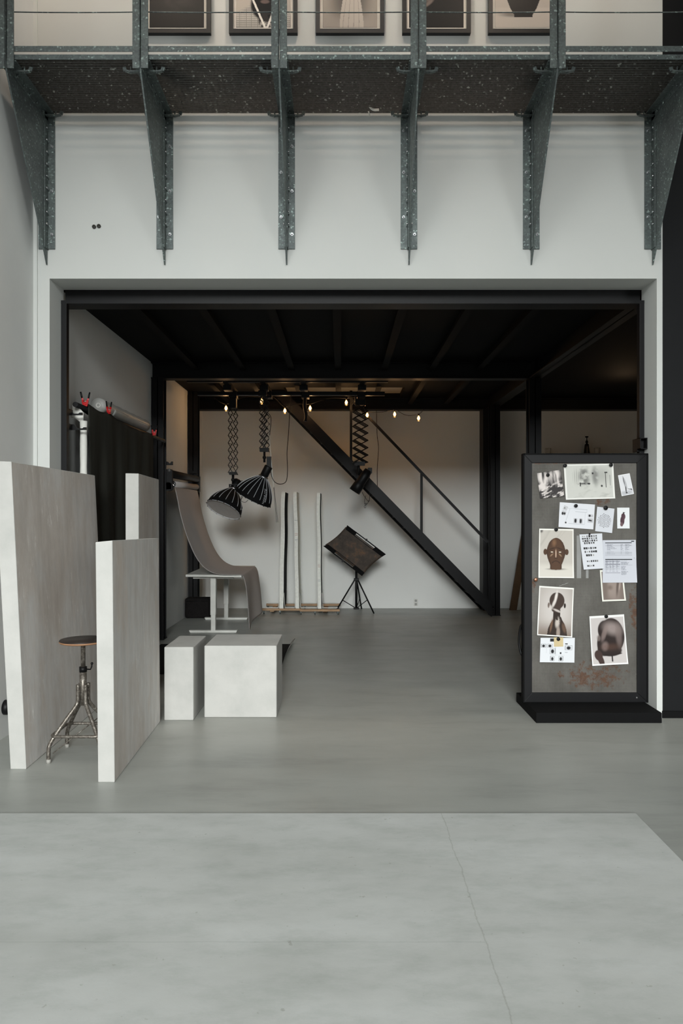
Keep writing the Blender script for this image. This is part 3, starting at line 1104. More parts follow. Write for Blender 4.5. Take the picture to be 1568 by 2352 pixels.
clamp(-1.975, 5.50, 2.275, .4, 'red spring clamp at the near end of the cloth', 1.05)
clamp(-1.955, 6.0, 2.285, 1.15, 'red spring clamp beside the open end of the wrapped roll')
clamp(-1.95, 7.44, 2.262, .5, 'red spring clamp at the far end of the cloth by the column')

# ------------------------------------------------------------------ roller, grey paper sweep, desk
t = thing('roller_bracket', 'black roller holder between the two left columns', 'roller', (-2.0, 8.9, 1.85))
MB().box(-2.02, -1.93, 8.145, 8.2, 1.69, 1.93).build('end_plate', M['blackplastic'], t, bevel=.01)
MB().box(-2.03, -1.95, 9.80, 9.895, 1.72, 1.94).build('end_plate', M['blackplastic'], t, bevel=.008)
MB().tube([(-1.985, 8.2, 1.885), (-1.99, 9.8, 1.895)], .047, 20).build('black_tube', M['blackplastic'], t)
MB().cyl((-1.965, 8.18, 1.92), (-1.965, 8.14, 1.92), .018, 16).build('chain_wheel', M['chrome'], t)
MB().cyl((-1.975, 8.24, 1.73), (-1.975, 8.145, 1.73), .05, 18).build('motor_cap', M['blackplastic'], t)
for (y, z, xx) in ((8.16, 2.0, -1.93), (9.86, 2.0, -2.0)):
    poly = [(xx - .09, y, z - .022), (xx + .005, y, z - .022), (xx + .005, y, z + .02), (xx - .012, y, z + .02), (xx - .03, y, z - .004), (xx - .055, y, z + .018), (xx - .09, y, z + .02)]
    m = MB().prism(poly, (0, .015, 0))
    m.build('hook_plate', M['blackplastic'], t)

t = thing('grey_paper_sweep', 'grey paper sweeping from the roller down over the white desk', 'backdrop', (-1.6, 9.0, .7))
MB().tube([(-1.955, 8.28, 1.765), (-1.97, 9.72, 1.785)], .037, 22).build('paper_roll', M['greypaper'], t)
MB().lathe([(0, .038), (.006, .038)], (-1.955, 8.274, 1.765), (0, 1, 0), 20).lathe([(0, .024), (.012, .022)], (-1.955, 8.266, 1.765), (0, 1, 0), 16, 1).build('roll_end', [M['chrome'], M['blackplastic']], t)
prof = spline([(-1.945, 1.735), (-1.915, 1.60), (-1.875, 1.40), (-1.80, 1.15), (-1.705, .93), (-1.60, .79), (-1.48, .722), (-1.36, .706), (-1.25, .704), (-1.175, .703),
               (-1.148, .685), (-1.125, .60), (-1.11, .45), (-1.098, .25), (-1.09, .03)], 5)


def sweep(u, v):
    i = v * (len(prof) - 1)
    a = prof[min(int(i), len(prof) - 1)]
    b = prof[min(int(i) + 1, len(prof) - 1)]
    p = a.lerp(b, i - int(i)) if len(a) == 2 else a
    y0, y1 = 8.33, 9.66
    if v > .68:
        y0 += (v - .68) * .5
        y1 += (v - .68) * .5
    y = y0 + (y1 - y0) * u
    hang = max(0, v - .70)
    return Vector((p[0] + hang * .22 * math.sin(u * 7 + v * 3) * u, y, p[1] + (.11 * u * max(0, (v - .8) / .2))))


MB().grid(sweep, 30, 80).build('hanging_sheet', M['greypaper'], t, solid=.0015)

t = thing('standing_desk', 'white standing desk with two T-shaped legs under the grey paper', 'desk', (-1.5, 9.1, 0))
rz = 0.0
MB().hexa([(-1.835, 8.42, .672), (-1.165, 8.36, .672), (-1.185, 9.86, .672), (-1.86, 9.88, .672), (-1.835, 8.42, .700), (-1.165, 8.36, .700), (-1.185, 9.86, .700), (-1.86, 9.88, .700)]).build('desk_top', M['whitecoat'], t, bevel=.003)
for (y, lb) in ((8.52, 'front'), (9.56, 'back')):
    xc = -1.522 if lb == 'front' else -1.535
    lg = MB().box(xc - .032, xc + .032, y - .04, y + .04, .21, .66).build('leg', M['whitecoat'], t, bevel=.004)
    MB().box(xc - .027, xc + .027, y - .034, y + .034, .02, .22).build('inner_column', M['whitecoat'], lg, bevel=.003)
    MB().hexa([(xc - .275, y - .035, .0), (xc + .275, y - .035, .0), (xc + .275, y + .035, .0), (xc - .275, y + .035, .0),
               (xc - .29, y - .035, .028), (xc + .29, y - .035, .028), (xc + .29, y + .035, .028), (xc - .29, y + .035, .028)]).build('foot_bar', M['whitecoat'], lg, bevel=.003)
    MB().box(xc - .24, xc + .24, y - .03, y + .03, .645, .672).build('support_bar', M['whitecoat'], t)
MB().box(-1.56, -1.50, 8.5, 9.6, .648, .668).build('cross_rail', M['whitecoat'], t)

t = thing('equipment_bag', 'black fabric equipment bag on the floor behind the desk', 'bag', (-1.945, 9.72, 0))
m = MB().box(-2.115, -1.775, 9.64, 9.84, 0, .275)
m.build('body', M['bag'], t, bevel=.03, segs=4)
MB().tube([(-2.09, 9.637, .235), (-1.80, 9.637, .235)], .004, 6).build('zip', M['blackplastic'], t)

# ------------------------------------------------------------------ lights on scissor arms
def scissor(t, x, y, z1, z0, n, w, rot, planes, rod, dz=0.0):
    m = MB()
    ca, sa = math.cos(rot), math.sin(rot)
    R = lambda a, b, z: Vector((x + a * ca - b * sa, y + a * sa + b * ca, z))
    h = (z1 - z0) / n
    for (ox, oy, oz) in planes:
        for k in range(n):
            za, zb = z0 + k * h + oz, z0 + (k + 1) * h + oz
            m.bar(R(ox - w, oy - .004, za), R(ox + w, oy - .004, zb), rod * .6, rod)
            m.bar(R(ox + w, oy + .004, za), R(ox - w, oy + .004, zb), rod * .6, rod)
    for k in range(n + 1):
        z = z0 + k * h
        for e in (-1, 1):
            a, b = planes[0], planes[-1]
            m.tube([R(a[0] + e * w, a[1], z + a[2]), R(b[0] + e * w, b[1], z + b[2])], rod * .35, 6)
    return m.build('scissor_arm', M['blackplastic'], t)


def softbox(t, apex, axis, R, L, seg=16, logo=False, shade=1.0):
    ax = Vector(axis).normalized()
    o = Vector(apex)
    prof = []
    for k in range(13):
        q = k / 12
        prof.append((L * q, .05 + (R - .05) * math.sin(q * math.pi / 2 * .96) ** .85 if q < 1 else R))
    m = MB()
    m.lathe(prof, o, ax, seg, 0, False, caps=False)
    m.lathe([(L, R), (L, R - .004), (L * .3, R * .5)], o, ax, seg, 2, False, caps=False)
    tt = Vector((0, 0, 1)) if abs(ax.z) < .9 else Vector((1, 0, 0))
    s = ax.cross(tt).normalized()
    u = ax.cross(s)
    for k in range(seg):
        a = 2 * math.pi * k / seg
        r = s * math.cos(a) + u * math.sin(a)
        m.tube([o + ax * h + r * (q + .0015) for (h, q) in prof[:-2]], .0035, 6, 1)
    sb = m.build('softbox_shell', [M['blackmatt'], M['pale'], M['diffuser']], t)
    nm = MB()
    for k in range(seg):
        a = 2 * math.pi * k / seg
        r = s * math.cos(a) + u * math.sin(a)
        nm.sphere(o + ax * L + r * R, .008, 8)
    nm.build('rim_joints', M['blackplastic'], sb)
    m = MB().lathe([(L - .012, R * .985), (L - .006, R * .97), (L - .010, .001)], o, ax, seg, 0, False, caps=False)
    m.build('diffuser', M['diffuser'], sb)
    rim = MB()
    rp = [o + ax * (L + .002) + (s * math.cos(2 * math.pi * k / seg) + u * math.sin(2 * math.pi * k / seg)) * (R * .985) for k in range(seg)]
    rim.tube(rp, .004, 6, closed=True)
    rim.build('rim_piping', M['pale'], sb)
    MB().lathe([(-.022, .050), (-.012, .062), (0, .064), (.008, .056)], o, ax, 24, 0).build('speed_ring', M['silver'], t)
    hd = MB().lathe([(-.15, .03), (-.15, .046), (-.14, .05), (-.03, .05), (-.02, .045)], o, ax, 20, 0)
    hd.build('lamp_head', M['blackplastic'], t)
    if logo:
        cu = bpy.data.curves.new('logo', 'FONT')
        cu.body = 'NANLITE'
        cu.size = .042
        tmp = bpy.data.objects.new('logo', cu)
        me = bpy.data.meshes.new_from_object(tmp)
        bpy.data.objects.remove(tmp)
        # wrap the letters onto the shell: x runs up the shell, y runs around it
        a0 = logo
        hs = np.array([p[0] for p in prof]); rs = np.array([p[1] for p in prof])
        vs = []
        for vv in me.vertices:
            hh = L * .93 - vv.co.x
            r = float(np.interp(hh, hs, rs)) + .002
            a = a0 + (vv.co.y - .012) / r
            vs.append(o + ax * hh + (s * math.cos(a) + u * math.sin(a)) * r)
        mb = MB().add(vs, [list(p.vertices) for p in me.polygons])
        mb.build('lettering', M['pale'], sb)
    return sb


# ceiling track
t = thing('ceiling_track', 'black ceiling track with a bright lower lip carrying the scissor arms', 'track', (-.6, 9.15, 2.96))
MB().box(-1.83, .565, 9.10, 9.16, 2.935, 2.985).build('rail', M['black'], t, bevel=.002)
MB().box(-1.83, .30, 9.098, 9.102, 2.934, 2.938).build('lower_lip', M['silver'], t)
MB().box(-1.83, .565, 8.45, 8.51, 2.985, 3.034).build('rail', M['black'], t, bevel=.002)
for x in (-1.376, -.93, -.45, .26):
    MB().box(x - .03, x + .03, 8.42, 9.42, 2.985, 3.03).build('cross_rail', M['black'], t)
    MB().box(x - .05, x + .05, 8.62, 8.76, 2.92, 2.985).build('trolley', M['blackplastic'], t, bevel=.005)
    MB().box(x - .05, x + .05, 9.06, 9.2, 2.90, 2.985).build('trolley', M['blackplastic'], t, bevel=.005)
MB().tube(spline([(-.45, 9.1, 2.93), (-.46, 9.1, 2.80), (-.44, 9.1, 2.68), (-.45, 9.1, 2.60)], 6), .022, 8).build('folded_arm', M['blackplastic'], t)

# lamp 1
Y1 = 9.1
a = P(535, 938, Y1); b = P(536, 1086, Y1)
t = thing('hanging_softbox_lamp', 'black softbox with its white front showing, hanging on the left scissor arm', 'studio light', (a.x, Y1, 2.9), 'softbox lamps on scissor arms')
scissor(t, a.x, Y1, a.z + .03, b.z, 9, .029, 0.0, [(-.03, -.025, 0), (.03, .025, -.025)], .0085)
MB().box(a.x - .045, a.x + .045, Y1 - .04, Y1 + .04, a.z, 2.9).build('hanger', M['blackplastic'], t, bevel=.006)
m = MB()
m.box(a.x - .045, a.x + .045, Y1 - .04, Y1 + .04, b.z - .025, b.z + .01)
m.cyl((a.x, Y1, b.z - .02), (a.x, Y1, b.z - .15), .016, 12)
m.sphere((a.x, Y1, b.z - .09), .026, 10)
m.build('spigot', M['blackplastic'], t)
ap = P(537, 1122, Y1)
softbox(t, ap + Vector((-.008, -.01, -.02)), (-.34, -.42, -.84), .232, .30)
m = MB()
q = ap + Vector((.0, 0, .02))
m.box(q.x - .06, q.x - .05, Y1 - .03, Y1 + .03, q.z - .03, q.z + .03)
m.box(q.x + .05, q.x + .06, Y1 - .03, Y1 + .03, q.z - .03, q.z + .03)
m.box(q.x - .06, q.x + .06, Y1 - .03, Y1 + .03, q.z + .025, q.z + .035)
m.build('yoke', M['blackplastic'], t)
c1 = spline([P(548, 1112, Y1), P(556, 1104, Y1), P(560, 1120, Y1), P(557, 1140, Y1), P(548, 1160, Y1), P(556, 1168, Y1 - .1), P(551, 1150, Y1 - .1)], 6)
MB().tube(c1, .004, 6).build('power_cable', M['rubber'], t)

# lamp 2
Y2 = 8.7
a = P(603, 905, Y2); b = P(607, 1032, Y2)
t = thing('hanging_softbox_lamp', 'larger black softbox seen from behind on the second scissor arm', 'studio light', (a.x, Y2, 2.9), 'softbox lamps on scissor arms')
scissor(t, b.x, Y2, 2.9, b.z, 8, .034, .25, [(-.032, -.03, .01), (.0, 0, 0), (.034, .035, -.03)], .009)
MB().box(a.x - .05, a.x + .05, Y2 - .04, Y2 + .04, 2.86, 2.925).build('hanger', M['blackplastic'], t, bevel=.006)
m = MB()
m.box(b.x - .055, b.x + .055, Y2 - .04, Y2 + .04, b.z - .03, b.z + .015)
m.cyl((b.x, Y2, b.z - .02), (b.x, Y2, b.z - .16), .014, 12)
m.sphere((b.x, Y2, b.z - .10), .024, 10)
m.box(b.x + .03, b.x + .085, Y2 - .03, Y2 + .03, b.z - .22, b.z - .09)
m.build('spigot', M['blackplastic'], t)
ap = P(604.5, 1096, Y2)
softbox(t, ap, (-.42, .10, -.80), .243, .29, 18, logo=2.2)
MB().tube(spline([P(606, 930, Y2), P(612, 945, Y2), P(622, 960, Y2), P(619, 1000, Y2)], 6), .004, 6).build('safety_cable', M['rubber'], t)
c2 = spline([P(620, 1075, Y2), P(624, 1095, Y2), P(632, 1108, Y2), P(645, 1112, Y2 + .1), P(657, 1105, Y2 + .2), P(660, 1080, Y2 + .2), P(659, 1040, Y2 + .25), P(662, 1000, Y2 + .3), P(665, 950, Y2 + .35), P(668, 905, Y2 + .4)], 8)
MB().tube(c2, .0045, 6).build('power_cable', M['rubber'], t)
c3 = spline([P(557, 1136, Y2), P(552, 1148, Y2), P(562, 1154, Y2), P(570, 1148, Y2)], 6)
MB().tube(c3, .003, 6).build('tie_cord', M['rubber'], t)
m = MB().tube(spline([P(614, 960, Y2), P(619, 1010, Y2), P(623, 1060, Y2), P(628, 1120, Y2)], 5), .0045, 6)
m.build('pull_rod', M['whitecoat'], t)
MB().tube([P(629, 1118, Y2), P(638, 1200, Y2)], .0022, 5).tube([P(628, 1118, Y2), P(635, 1200, Y2)], .0022, 5).build('pull_cord', M['rubber'], t)

# lamp 3: bare spot head in front of the stairs
Y3 = 9.3
a = P(826, 935, Y3); b = P(827, 1064, Y3)
t = thing('hanging_spot_lamp', 'black bare lamp head on the scissor arm in front of the stairs', 'studio light', (a.x, Y3, 2.9))
scissor(t, b.x, Y3, a.z + .04, b.z + .01, 8, .095, .35, [(-.012, -.07, 0), (.0, .0, .0), (.012, .07, -.0)], .011)
MB().box(b.x - .07, b.x + .07, Y3 - .05, Y3 + .05, a.z + .02, 2.985).build('hanger', M['blackplastic'], t, bevel=.006)
m = MB().box(b.x - .075, b.x + .06, Y3 - .05, Y3 + .05, b.z - .03, b.z + .02).cyl((b.x - .02, Y3, b.z), (b.x - .02, Y3, b.z - .16), .016, 12)
m.build('spigot', M['blackplastic'], t)
p0, p1 = P(846, 1080, Y3), P(815, 1127, Y3)
m = MB().lathe([(0, .05), (.1, .062), (.2, .062), (.21, .07), (.335, .076), (.335, .06), (.28, .055)], p0, p1 - p0, 24)
m.box(p0.x - .01, p0.x + .045, Y3 - .03, Y3 + .03, p0.z - .04, p0.z + .03)
m.build('lamp_head', M['blackplastic'], t)
MB().tube(spline([P(847, 1083, Y3), P(849, 1090, Y3), P(848, 1105, Y3), P(848, 1150, Y3 - .08), P(838, 1142, Y3 - .1), P(831, 1130, Y3 - .1)], 6), .003, 6).build('power_cable', M['rubber'], t)
MB().tube(spline([P(840, 1138, Y3 - .1), P(837, 1150, Y3 - .1), P(838, 1158, Y3 - .1), P(844, 1156, Y3 - .1), P(847, 1148, Y3 - .1)], 6), .003, 6).tube([P(840 + 2 * math.cos(k / 10 * 6.283), 1158 + 2.5 * math.sin(k / 10 * 6.283), Y3 - .1) for k in range(10)], .003, 6, closed=True).tube([P(838 + 2 * math.cos(k / 10 * 6.283), 1164 + 3 * math.sin(k / 10 * 6.283), Y3 - .1) for k in range(10)], .003, 6, closed=True).build('safety_cord', M['rubber'], t)

# loose cable hanging behind the handrail
tag(MB().tube(spline([P(863, 905, 10.62), P(864, 945, 10.62), P(866, 1000, 10.62), P(869, 1030, 10.62), P(866, 1080, 10.62), P(867, 1140, 10.62)], 6), .0045, 6).build('hanging_cable', M['rubber'], None, P(866, 1000, 10.62)), 'thin dark cable hanging down behind the handrail', 'cable')

# ------------------------------------------------------------------ string of bulbs
YL = 9.75
bulbs = [(519, 937), (601, 921), (654, 943), (712, 937), (795, 924), (843, 953), (906, 951), (961, 960)]
t = thing('string_lights', 'string of warm clear bulbs hanging along the back beam', 'string lights', P(740, 930, YL))
cord = [P(490, 912, YL)]
for i, (x, y) in enumerate(bulbs):
    cord.append(P(x, y - 9, YL))
    if i < len(bulbs) - 1:
        x2, y2 = bulbs[i + 1]
        cord.append(P((x + x2) / 2, max(y, y2) - 6 if i >= 5 else min(y, y2) - 9, YL))
cord.append(P(973, 940, YL))
MB().tube(spline(cord, 6), .004, 6).build('cord', M['rubber'], t)
for (x, y) in bulbs:
    q = P(x, y, YL)
    bl = MB().lathe([(0, .008), (.012, .013), (.03, .026), (.05, .031), (.066, .026), (.076, .012), (.079, .001)], q + Vector((0, 0, .032)), (0, 0, -1), 18)
    bo = bl.build('bulb', M['glass'], t)
    MB().lathe([(0, .012), (.028, .012)], q + Vector((0, 0, .058)), (0, 0, -1), 12).build('socket', M['blackplastic'], bo)
    MB().lathe([(0, .003), (.012, .010), (.03, .013), (.045, .008), (.05, .001)], q + Vector((0, 0, .022)), (0, 0, -1), 12).build('filament', M['filament'], bo)
    point('bulb_light', q + Vector((0, -.05, -.02)) - OFF[t.name], 1.9, (1.0, .56, .24), .02, t)

# ------------------------------------------------------------------ staircase
YS0, YS1 = 9.8, 10.55
t = thing('staircase', 'black steel staircase climbing to the left along the back wall', 'staircase', (2.0, 9.9, 0))
k1 = -1.024
zu = lambda x: 2.817 * 1 + k1 * (x + .485)
xu = lambda z: -.485 + (2.817 - z) / 1.024
ZT = 3.125
VT = .195


def stringer(y0, y1, flip):
    poly = [(xu(ZT), y0, ZT), (2.085, y0, zu(2.085)), (2.085, y0, 0.002), (xu(VT), y0, 0.002), (xu(ZT + VT), y0, ZT)]
    m = MB().prism(poly, (0, .008, 0))
    # flanges of the channel
    d = Vector((1, 0, k1)).normalized()
    yy = y0 + .004 + (.022 if not flip else -.022)
    for off in (-.004, -VT + .006):
        m.bar((xu(ZT - .0) + .0, yy, ZT + off), (2.08, yy, zu(2.08) + off if zu(2.08) + off > 0.01 else .01), .05, .008)
    return m.build('stringer', M['black'], t)


stringer(YS0, 0, False)
stringer(YS1, 0, True)
n = 20
for k in range(n):
    z = .155 * (k + 1) - .02
    if z > 3.08: break
    xc = xu(z + VT * .45)
    m = MB().box(xc - .07, xc + .07, YS0 + .01, YS1, z - .01, z)
    m.box(xc + .064, xc + .07, YS0 + .01, YS1, z - .03, z)
    m.build('tread', M['black'], t)
h0, h1 = P(800, 910, YS0), P(1120, 1245, YS0)
MB().bar(h0, h1, .035, .035).build('handrail', M['black'], t)
q = P(806, 0, YS0).x
MB().box(q - .017, q + .017, YS0 + .005, YS0 + .035, zu(q) - .05, 3.12).build('baluster', M['black'], t)
q = P(968, 0, YS0).x
MB().box(q - .017, q + .017, YS0 + .005, YS0 + .035, zu(q) - .05, h0.z + (h1.z - h0.z) * (q - h0.x) / (h1.x - h0.x)).build('baluster', M['black'], t)

# ------------------------------------------------------------------ foam boards on a trolley
t = thing('board_trolley', 'timber trolley on castors holding the foam boards upright', 'trolley', (-.55, 10.2, 0))
zf = .075
fb = [(P(600, 0, 10.05).x, P(693, 0, 10.05).x), (P(688, 0, 10.0).x, P(780, 0, 10.0).x)]
MB().box(fb[0][0], fb[0][1], 10.03, 10.09, .052, .082).build('front_plank', M['wood'], t, bevel=.003)
MB().box(fb[1][0], fb[1][1], 9.99, 10.05, .046, .076).build('front_plank', M['wood'], t, bevel=.003)
MB().box(P(611, 0, 10.55).x, P(782, 0, 10.55).x, 10.55, 10.61, .052, .082).build('back_plank', M['wood'], t, bevel=.003)
MB().box(fb[0][0] + .12, fb[0][0] + .18, 10.05, 10.6, .035, .052).build('cross_plank', M['wood'], t)
MB().box(fb[1][0] + .33, fb[1][0] + .39, 10.05, 10.6, .03, .046).build('cross_plank', M['wood'], t)
for (px, y) in ((606, 10.06), (643, 10.06), (691, 10.03), (723, 10.02), (776, 10.02), (615, 10.58), (700, 10.58), (776, 10.58)):
    x = P(px, 0, y).x
    m = MB().box(x - .012, x + .012, y - .01, y + .01, .025, .052)
    m.cyl((x - .008, y + .01, .019), (x + .008, y + .01, .019), .019, 14)
    m.build('castor', M['galv'], t)
edges = [(P(641.5, 0, 10.03).x, .055), (P(678.5, 0, 10.03).x, .050), (P(730, 0, 10.0).x, .047)]
for i in range(4):
    a = edges[i - 1][0] + edges[i - 1][1] + .018 if i else fb[0][0] + .05
    b = edges[i][0] - .006 if i < 3 else fb[1][1] - .03
    for y in (10.06, 10.57):
        m = MB()
        za, zb = .086, .30
        m.box(a, b, y - .02, y + .02, za, za + .008)
        if i < 3: m.box(b - .006, b, y - .02, y + .02, za, zb - .06 * (i == 0))
        if i > 0:
            m.hexa([(a, y - .02, za), (a + .006, y - .02, za), (a + .006, y + .02, za), (a, y + .02, za), (a - .012, y - .02, zb), (a - .008, y - .02, zb), (a - .008, y + .02, zb), (a - .012, y + .02, zb)])
        m.build('board_bracket', M['whitecoat'], t)


def foam_board(px0, px1, pytop, y0, y1, lean, thick, black, label, marks):
    xb = P((px0), 0, y0).x
    zb, zt = .084, P(0, pytop, y0).z
    m = MB()
    n = 22
    rnd = random.Random(px0)
    L, Rr = [], []
    for k in range(n + 1):
        z = zb + (zt - zb) * k / n
        bend = lean * (k / n) + .006 * math.sin(k * .55 + px0) * (k / n)
        L.append((xb + bend + rnd.uniform(-.0012, .0012), z))
        Rr.append((xb + thick + bend, z))
    for k in range(n):
        (xa, za), (xc, zc) = L[k], L[k + 1]
        (xd, _), (xe, _) = Rr[k], Rr[k + 1]
        m.add([(xa, y0, za), (xd, y0, za), (xe, y0, zc), (xc, y0, zc)], [(0, 1, 2, 3)], 0)
        m.add([(xa, y1, za), (xd, y1, za), (xe, y1, zc), (xc, y1, zc)], [(3, 2, 1, 0)], 0)
        m.add([(xa, y0, za), (xc, y0, zc), (xc, y1, zc), (xa, y1, za)], [(0, 1, 2, 3)], 0)
        m.add([(xd, y0, za), (xd, y1, za), (xe, y1, zc), (xe, y0, zc)], [(0, 1, 2, 3)], 1 if black else 0)
    m.add([(L[-1][0], y0, zt), (Rr[-1][0], y0, zt), (Rr[-1][0], y1, zt), (L[-1][0], y1, zt)], [(0, 1, 2, 3)], 0)
    m.add([(L[0][0], y0, zb), (Rr[0][0], y0, zb), (Rr[0][0], y1, zb), (L[0][0], y1, zb)], [(3, 2, 1, 0)], 0)
    for (py, h, mi) in marks:
        z = P(0, py, y0).z
        i = min(n - 1, int((z - zb) / (zt - zb) * n))
        x0 = L[i][0] + .006
        m.box(x0, x0 + thick - .01, y0 - .0008, y0 + .0005, z - h, z + h, mi)
    o = m.build('foam_board', [M['foam'], M['blackmatt'], M['redmark'], M['greymark']], None, (xb, y0, zb))
    return tag(o, label, 'board', 'foam boards on the trolley')


foam_board(641.5, 649, 1130.5, 10.03, 10.6, (.026), .055, True, 'foam board with a broad black face, at the left end of the trolley', [])
foam_board(678.5, 684, 1130, 10.03, 10.6, -.03, .050, False, 'all-white foam board between two black-backed boards', [(1195, .002, 3), (1225, .002, 2), (1229, .002, 2), (1240, .002, 3)])
foam_board(730, 736, 1132, 10.0, 10.58, -.018, .047, True, 'foam board with a thin black edge showing, nearest the reflector stand', [(1298, .002, 2), (1302, .002, 2), (1332, .0015, 3), (1335, .0015, 3)])

# ------------------------------------------------------------------ tilted scrim panel on a stand
YP = 9.95
t = thing('reflector_stand', 'tilted brown-black scrim panel on a black tripod stand', 'reflector', P(818, 1402, 10.1))
A, B_, C_, D_ = (797, 1206), (886, 1273), (831, 1323), (742, 1254)


def pp(u, v, y=YP):
    s = .035 * math.sin(math.pi * v)
    u2 = s + u * (1 - 2 * s)
    x = (A[0] * (1 - u2) + B_[0] * u2) * (1 - v) + (D_[0] * (1 - u2) + C_[0] * u2) * v
    yy = (A[1] * (1 - u2) + B_[1] * u2) * (1 - v) + (D_[1] * (1 - u2) + C_[1] * u2) * v
    return P(x, yy, y + .10 * (v - .5))


MB().grid(lambda u, v: pp(u, .07 + .86 * v), 20, 16).build('scrim_cloth', M['scrim'], t, solid=.004)
for (v, w_) in ((0.0, .13), (1.0, -.13)):
    e = .02
    m = MB()
    for (u0, u1) in ((-.0, .26), (.74, 1.0)):
        m.prism([pp(u0, v), pp(u1, v), pp(u1, v + w_), pp(u0 + (0.03 if u0 < .1 else 0), v + w_)], (0, -.012, 0))
    m.build('corner_pocket', M['blackmatt'], t)
    m = MB().tube([pp(.2, v + w_ * .12), pp(.8, v + w_ * .12)], .008, 8).tube([pp(.03, v + w_), pp(.97, v + w_)], .005, 6)
    m.box(pp(.5, v).x - .012, pp(.5, v).x + .012, YP - .07, YP + .05, pp(.5, v + w_ * .12).z - .014, pp(.5, v + w_ * .12).z + .014)
    m.build('frame_bar', M['black'], t)
yc = 10.1
top, colz, base = P(818, 1315, yc), P(818, 1331, yc), P(818, 1399, yc)
MB().cyl((top.x, yc, base.z), (top.x, yc, top.z + .1), .017, 14).build('pole', M['blackplastic'], t)
MB().tube([(top.x, yc, top.z + .05), (top.x - .01, YP + .06, top.z + .14), P(815, 1265, YP + .03)], .012, 8).build('tilt_arm', M['blackplastic'], t)
MB().box(top.x - .035, top.x + .035, yc - .035, yc + .035, colz.z - .018, colz.z + .018).build('collar', M['blackplastic'], t, bevel=.006)
MB().box(top.x - .04, top.x + .04, yc - .03, yc + .03, base.z - .0, base.z + .02).build('brace_collar', M['blackplastic'], t, bevel=.004)
for i, (foot, mid) in enumerate((((772, 1402, 10.4), .78), ((858.5, 1410, 10.08), .72), ((830, 1396, 10.6), .75))):
    f = P(*foot)
    f.z = .006
    s = Vector((colz.x + (-.02, .02, .005)[i], yc, colz.z))
    lg = MB().tube([s, f], .0105, 8).build('leg', M['blackplastic'], t)
    q = s.lerp(f, mid - .12)
    MB().tube([q, Vector((base.x, yc, base.z + .01))], .006, 6).build('brace', M['blackplastic'], lg)

# wall socket and its base plate
q = P(954.5, 1383.5, YB)
t = thing('wall_socket', 'white double wall socket low on the back wall', 'socket', (q.x, YB, q.z))
MB().box(q.x - .03, q.x + .03, YB - .012, YB, q.z - .052, q.z + .052).build('cover', M['whitecoat'], t, bevel=.004)
for s in (-1, 1):
    MB().cyl((q.x, YB - .0125, q.z + s * .026), (q.x, YB - .0135, q.z + s * .026), .018, 16).build('outlet', plain('socket_outlet_grey_%d' % (s + 1), (150, 150, 146), .5), t)  # flat grey discs for the outlets

# ------------------------------------------------------------------ right rear: timber, shelf and its things
tag(MB().hexa([(2.485, 10.46, 0), (2.59, 10.46, 0), (2.59, 10.49, 0), (2.485, 10.49, 0), (2.85, 10.60, 2.05), (2.955, 10.60, 2.05), (2.955, 10.63, 2.05), (2.85, 10.63, 2.05)]).build('timber_plank', M['darkwood'], None, (2.53, 10.47, 0), .002),
    'brown timber plank leaning on the back wall beside the pin board', 'plank')
for i, (dx, lb) in enumerate(((.0, 'white board leaning behind the brown plank, nearer one'), (.055, 'white board leaning behind the brown plank, farther one'))):
    x = 2.585 + dx
    tag(MB().hexa([(x + .015, 10.50 + i * .03, 0), (x + .06, 10.50 + i * .03, 0), (x + .06, 10.52 + i * .03, 0), (x + .015, 10.52 + i * .03, 0),
                   (x + .30, 10.63 + i * .02, 1.6), (x + .36, 10.63 + i * .02, 1.6), (x + .36, 10.65 + i * .02, 1.6), (x + .30, 10.65 + i * .02, 1.6)]).build('white_board', M['whitecoat'], None, (x, 10.5, 0), .002), lb, 'board', 'white boards by the plank')
tag(MB().box(2.95, 4.6, 10.36, YB, 2.235, 2.26).build('wall_shelf', M['blackmatt'], None, (3.8, 10.5, 2.25)), 'dark shelf on the back wall hidden behind the pin board', 'shelf')
xq = P(1347, 0, 10.5).x
t = thing('pump_bottle', 'dark bottle with a pump head on the shelf behind the pin board', 'bottle', (xq, 10.5, 2.26))
MB().lathe([(0, .05), (.04, .049), (.16, .033), (.185, .03), (.19, .016), (.20, .014)], (xq, 10.5, 2.26), (0, 0, 1), 20).build('body', M['bottle'], t)
MB().lathe([(.19, .012), (.215, .02), (.235, .018), (.245, .007), (.285, .006), (.285, .018), (.30, .026), (.304, .022)], (xq, 10.5, 2.26), (0, 0, 1), 16).build('pump', M['blackplastic'], t)
for (px, hgt, lb) in ((1258, .125, 'clear glass on the shelf beside the column'), (1371, .135, 'clear glass on the shelf right of the dark bottle')):
    xq2 = P(px, 0, 10.5).x
    o = MB().lathe([(0, .03), (.006, .036), (hgt - .03, .045), (hgt, .046), (hgt, .043), (.012, .034), (.01, .001)], (xq2, 10.5, 2.26), (0, 0, 1), 20).build('drinking_glass', M['cup'], None, (xq2, 10.5, 2.26))
    tag(o, lb, 'glass', 'glasses on the shelf')
xq2 = P(1334, 0, 10.5).x
tag(MB().lathe([(0, .018), (.02, .03), (.035, .032), (.035, .028), (.01, .015)], (xq2, 10.5, 2.26), (0, 0, 1), 16).build('small_bowl', M['bottle'], None, (xq2, 10.5, 2.26)), 'tiny dark bowl just left of the pump bottle', 'bowl')

